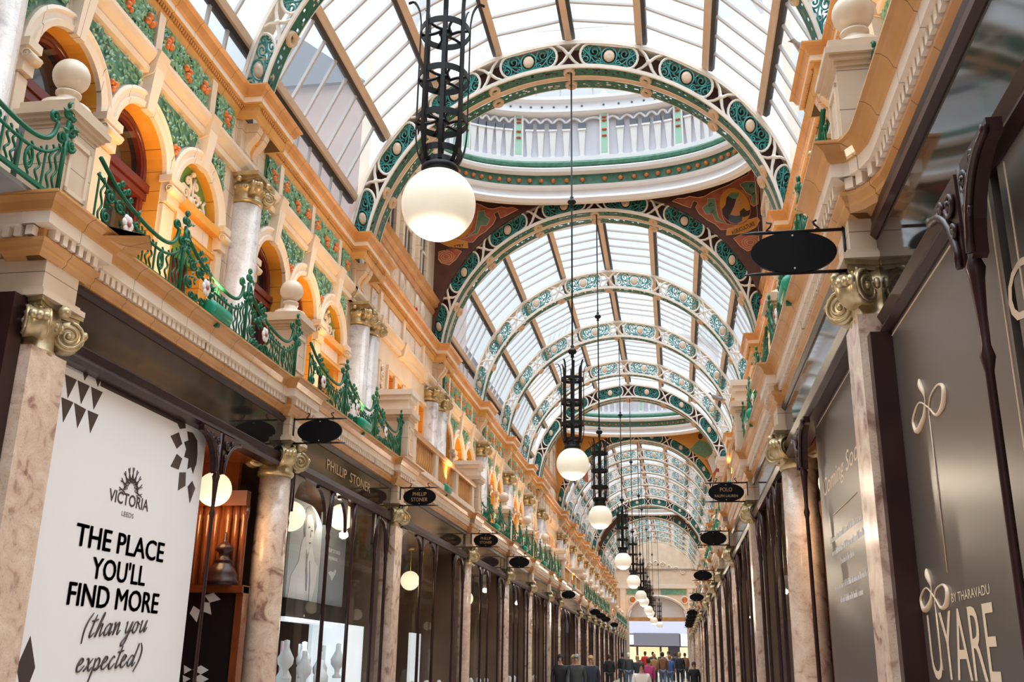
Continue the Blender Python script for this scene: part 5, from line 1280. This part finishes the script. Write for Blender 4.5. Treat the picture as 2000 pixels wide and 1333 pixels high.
for s in (-1, 1):
    for i in range(3):
        root = empty('brick_building', (s * (13.5 + i), (34, 58, 82)[i], 0), 'pink brick building beyond the glass roof on the %s, %s along' % (SN[s], ORD[i]), 'building')
        m = MB(); m.box(-3, 3, 0, 22, 0, 24 - 3 * i); m.build('brick_walls', 'brick', root)
        m = MB(); m.loft([[(-3.2, y, 24 - 3 * i), (3.2, y, 24 - 3 * i), (0, y, 26.5 - 3 * i)] for y in (-.2, 22.2)]); m.build('roof', 'slate', root)

# ------------------------------------------------------------------ small things
for s, p, tx in ((-1, (-3.2, 17, 7.85), 'red bauble hanging on a thread by the left attic wall'), (1, (3.12, 17, 7.74), 'red bauble hanging on a thread on the right')):
    root = empty('red_bauble', p, tx, 'bauble')
    m = MB(); m.ball((0, 0, 0), .06, 14, 10); m.build('ball', 'redball', root); m = MB(); m.tube([(0, 0, .05), (.0, 0, 3.9)], .003, 4); m.build('thread', 'bar', root)
def pigeon():
    root = empty('pigeon', cat='bird', group='pigeons perched on the cornice')
    m = MB()
    m.loft([[(x, r * math.cos(2 * PI * i / 12) * .8, z + r * math.sin(2 * PI * i / 12)) for i in range(12)] for x, r, z in ((-.24, .012, .04), (-.18, .03, .05), (-.10, .055, .075), (0, .07, .10), (.06, .06, .12), (.09, .04, .16), (.105, .033, .19), (.125, .034, .215), (.15, .022, .215), (.165, .008, .21))], smooth=True)
    m.build('body', 'bird', root); m = MB(); m.lathe([(.009, 0), (.0, .03)], (0, 0, 0), 6); m.v = [(.16 + z, x, .21 + y) for x, y, z in m.v]; m.build('beak', 'muraldark', root)
    m = MB()
    for y in (-.02, .02): m.tube([(0, y, .05), (.0, y, 0), (.03, y, 0)], .004, 4)
    m.build('legs', 'salmon', root); return root
for i, (p, sx, tx) in enumerate((((2.98, 9.45, 7.73), -1, 'grey pigeon perched on the right cornice beside the ball finial'), ((2.55, 24.0, 7.73), -1, 'small grey pigeon farther along the right cornice'))):
    place('pigeon', pigeon, p, (sx, 1, 1), tx)

# ------------------------------------------------------------------ people
def skin_mesh(name, V, Ed, R, lv=1):
    me = bpy.data.meshes.new(name); me.from_pydata(V, Ed, []); o = bpy.data.objects.new(name, me); C.objects.link(o)
    md = o.modifiers.new('s', 'SKIN'); md.use_smooth_shade = True
    for i, r in enumerate(R): me.skin_vertices[0].data[i].radius = (r if isinstance(r, tuple) else (r, r)); me.skin_vertices[0].data[i].use_root = (i == 0)
    o.modifiers.new('d', 'SUBSURF').levels = lv
    dg = bpy.context.evaluated_depsgraph_get(); out = bpy.data.meshes.new_from_object(o.evaluated_get(dg)); out.name = name
    bpy.data.objects.remove(o); bpy.data.meshes.remove(me); return out
def fig(pose):
    st = {'walk': .20, 'stride': .32, 'stand': .03}[pose]; ar = {'walk': .16, 'stride': .24, 'stand': .04}[pose]
    V = [(0, 0, .95), (0, 0, 1.12), (0, 0, 1.32), (0, .0, 1.47), (0, -.01, 1.54), (0, -.02, 1.63), (0, -.015, 1.72)]; R = [(.15, .11), (.13, .10), (.16, .11), (.07, .07), (.052, .052), (.078, .095), (.06, .075)]
    E_ = [(i, i + 1) for i in range(6)]
    for sg in (-1, 1):
        b = len(V); V += [(sg * .09, 0, .88), (sg * .10, -sg * st * .45 - .02, .49), (sg * .10, -sg * st + .02, .09), (sg * .10, -sg * st - .13, .035)]; R += [.09, .062, .042, .035]; E_ += [(0, b), (b, b + 1), (b + 1, b + 2), (b + 2, b + 3)]
        b = len(V); V += [(sg * .19, 0, 1.42), (sg * .24, sg * ar * .4 + .01, 1.14), (sg * .23, sg * ar - .06, .90), (sg * .225, sg * ar - .085, .80)]; R += [.058, .042, .034, (.018, .036)]; E_ += [(2, b), (b, b + 1), (b + 1, b + 2), (b + 2, b + 3)]
        hx, hy, hz = V[-1]
        for f in range(4):
            b2 = len(V); V += [(hx, hy - .027 + f * .018, hz - .05), (hx - sg * .012, hy - .03 + f * .018, hz - .095 - .01 * (f in (1, 2)))]; R += [.008, .007]; E_ += [(b + 3, b2), (b2, b2 + 1)]
        b2 = len(V); V += [(hx - sg * .005, hy - .055, hz - .02), (hx - sg * .01, hy - .07, hz - .055)]; R += [.010, .008]; E_ += [(b + 3, b2), (b2, b2 + 1)]
    body = skin_mesh('body', V, E_, R)
    def add_face(me):
        import bmesh
        bm = bmesh.new(); bm.from_mesh(me)
        k = MB(); k.ball((0, -.108, 1.625), .014, 6, 5, (1, 1.2, 1.6)); k.ball((.078, -.01, 1.63), .02, 6, 5, (.5, 1, 1.5)); k.ball((-.078, -.01, 1.63), .02, 6, 5, (.5, 1, 1.5))
        vs = [bm.verts.new(p) for p in k.v]
        for f in k.f: bm.faces.new([vs[i] for i in f])
        bm.to_mesh(me); bm.free()
    add_face(body)
    CV = V[:3] + [(0, 0, 1.46)]; CR = [(.20, .155), (.17, .14), (.20, .145), (.10, .09)]; CE = [(0, 1), (1, 2), (2, 3)]
    b = len(CV); CV.insert(0, (0, 0, .72)); CR.insert(0, (.20, .16)); CE = [(0, 1), (1, 2), (2, 3), (3, 4)]
    for sg in (-1, 1):
        b = len(CV); CV += [(sg * .19, 0, 1.41), (sg * .245, sg * ar * .4 + .01, 1.14), (sg * .235, sg * ar - .055, .91)]; CR += [.078, .062, .052]; CE += [(3, b), (b, b + 1), (b + 1, b + 2)]
    coat = skin_mesh('coat', CV, CE, CR)
    TV = [(0, 0, .95)]; TR = [(.165, .125)]; TE = []
    for sg in (-1, 1):
        b = len(TV); TV += [(sg * .09, 0, .86), (sg * .10, -sg * st * .45 - .02, .49), (sg * .10, -sg * st + .02, .12)]; TR += [.105, .078, .062]; TE += [(0, b), (b, b + 1), (b + 1, b + 2)]
    tr = skin_mesh('trousers', TV, TE, TR)
    sh = MB()
    for sg in (-1, 1): sh.ball((sg * .10, -sg * st - .06, .045), .055, 10, 6, (.8, 2.1, .8))
    def mesh_of(mb, nm):
        me = bpy.data.meshes.new(nm); me.from_pydata(mb.v, [], mb.f); me.polygons.foreach_set('use_smooth', mb.sm); return me
    h = MB()
    prof = [(.0, 1.80), (.05, 1.79), (.085, 1.755), (.10, 1.70), (.098, 1.64), (.085, 1.58)]
    rings = [[(r * math.cos(a) * .92, -.005 + r * math.sin(a) * 1.08, z) for a in [math.radians(-55 + 290 * i / 18) for i in range(19)]] for r, z in prof]
    h.loft(rings, closed=False, caps=False, smooth=True)
    rings = [[(r * .99 * math.cos(a) * .92, -.005 + r * math.sin(a) * 1.08, z) for a in [math.radians(235 + 70 * i / 6) for i in range(7)]] for r, z in prof[:4]]
    h.loft(rings, closed=False, caps=False, smooth=True)
    e = MB()
    for sx in (-1, 1): e.ball((sx * .033, -.106, 1.655), .010, 6, 4, (1.3, .6, .8))
    mo = MB(); mo.ball((0, -.100, 1.575), .018, 6, 4, (1.3, .5, .35))
    return dict(body=body, coat=coat, trousers=tr, shoes=mesh_of(sh, 'shoes'), hair=mesh_of(h, 'hair'), eyes=mesh_of(e, 'eyes'), mouth=mesh_of(mo, 'mouth'))
FIGS = {}
def cm(name, c, r=.7):
    if name not in M: M[name] = mat(name, c, r)
    return M[name]
cm('black_cloth', (.012, .012, .015)); cm('navy_cloth', (.018, .025, .045)); cm('dark_grey_cloth', (.04, .045, .05)); cm('white_cloth', (.74, .68, .62)); cm('red_cloth', (.62, .03, .02)); cm('pink_cloth', (.55, .06, .22)); cm('brown_cloth', (.17, .07, .03)); cm('tan_cloth', (.30, .15, .07))
cm('blue_cloth', (.06, .12, .32)); cm('denim_cloth', (.10, .15, .24)); cm('green_cloth', (.02, .09, .05)); cm('brown_hair', (.05, .022, .012)); cm('black_hair', (.012, .010, .010)); cm('blond_hair', (.42, .26, .10)); cm('ginger_hair', (.38, .13, .035)); cm('grey_wool', (.22, .23, .25)); cm('cream_wool', (.72, .68, .6)); cm('lips', (.35, .08, .07))
PEOPLE = [  # x, y, height, pose, facing camera, coat, trousers, hair, label
    (-2.02, 31.0, 1.76, 'stand', 1, 'black_cloth', 'black_cloth', 'black_hair', 'person in a black coat and dark cap with yellow hood edge, leftmost of the group'),
    (-1.72, 32.0, 1.74, 'stand', 1, 'navy_cloth', 'black_cloth', 'blond_hair', 'person in a dark navy jacket, second from left in the standing group'),
    (-1.50, 30.6, 1.77, 'walk', 1, 'dark_grey_cloth', 'black_cloth', 'grey_wool', 'person in a dark jacket and grey wool hat with hands together'),
    (-1.16, 31.6, 1.73, 'walk', 1, 'navy_cloth', 'black_cloth', 'blond_hair', 'person in a navy puffer jacket, rightmost of the standing group'),
    (-1.78, 50.0, 1.68, 'walk', 0, 'black_cloth', 'black_cloth', 'brown_hair', 'person in a long black coat walking alone by the left shops'),
    (-1.52, 57.0, 1.74, 'stand', 0, 'black_cloth', 'dark_grey_cloth', 'black_hair', 'person in black walking away at the far left of the crowd'),
    (-1.06, 54.0, 1.74, 'walk', 0, 'dark_grey_cloth', 'denim_cloth', 'cream_wool', 'person in a dark jacket and white hat walking away'),
    (-.34, 47.0, 1.66, 'walk', 1, 'navy_cloth', 'black_cloth', 'blond_hair', 'person in navy walking towards the viewer behind the white coat'),
    (.50, 27.0, 1.62, 'walk', 1, 'white_cloth', 'denim_cloth', 'brown_hair', 'person in a white coat walking towards the viewer, nearest of the crowd'),
    (-.62, 68.0, 1.80, 'walk', 0, 'red_cloth', 'black_cloth', 'brown_hair', 'person with a bright red jacket in the middle of the far crowd'),
    (-.15, 69.0, 1.78, 'stand', 0, 'green_cloth', 'black_cloth', 'black_hair', 'person in dark green beside the red jacket'),
    (.30, 41.0, 1.60, 'walk', 0, 'pink_cloth', 'black_cloth', 'brown_hair', 'person in a pink coat partly behind the white coat'),
    (.22, 55.0, 1.72, 'walk', 0, 'tan_cloth', 'black_cloth', 'ginger_hair', 'person in a russet jacket walking away arm in arm'),
    (.66, 55.0, 1.80, 'walk', 0, 'brown_cloth', 'denim_cloth', 'black_hair', 'person in a brown leather jacket and jeans walking away'),
    (.45, 66.0, 1.80, 'stand', 0, 'dark_grey_cloth', 'black_cloth', 'blond_hair', 'fair-haired person in grey in the far crowd near the doorway'),
    (.85, 70.0, 1.82, 'stand', 1, 'white_cloth', 'dark_grey_cloth', 'brown_hair', 'person in a pale top facing the viewer near the doorway'),
    (1.02, 55.5, 1.66, 'walk', 0, 'blue_cloth', 'denim_cloth', 'ginger_hair', 'ginger-haired person in a blue top walking away'),
    (1.30, 63.0, 1.76, 'walk', 0, 'navy_cloth', 'black_cloth', 'brown_hair', 'person in navy between the blue top and the long black coat'),
    (1.54, 58.0, 1.80, 'stride', 0, 'black_cloth', 'black_cloth', 'blond_hair', 'person striding away in a long black coat on the right of the crowd'),
    (1.90, 68.0, 1.74, 'stand', 0, 'tan_cloth', 'dark_grey_cloth', 'brown_hair', 'person in tan by the right shops near the doorway'),
    (2.02, 40.0, 1.50, 'walk', 1, 'black_cloth', 'black_cloth', 'brown_hair', 'short person in black beside the right-hand shop columns'),
]
for (x, y, h, pose, fc, coat, tro, hair, lab) in PEOPLE:
    if pose not in FIGS: FIGS[pose] = fig(pose)
    root = empty('person', (x, y, floor_z(y)), lab, 'person', 'people in the arcade'); sca = h / 1.79; root.scale = (sca, sca, sca)
    root.rotation_euler = (0, 0, 0 if fc else PI)
    for part, mm in (('body', 'skin'), ('coat', coat), ('trousers', tro), ('shoes', 'black_cloth'), ('hair', hair), ('eyes', 'black_hair'), ('mouth', 'lips')):
        me = FIGS[pose][part]
        if not me.materials: me.materials.append(M[mm])
        o = bpy.data.objects.new(part, me); C.objects.link(o); o.parent = root
        o.material_slots[0].link = 'OBJECT'; o.material_slots[0].material = M[mm]
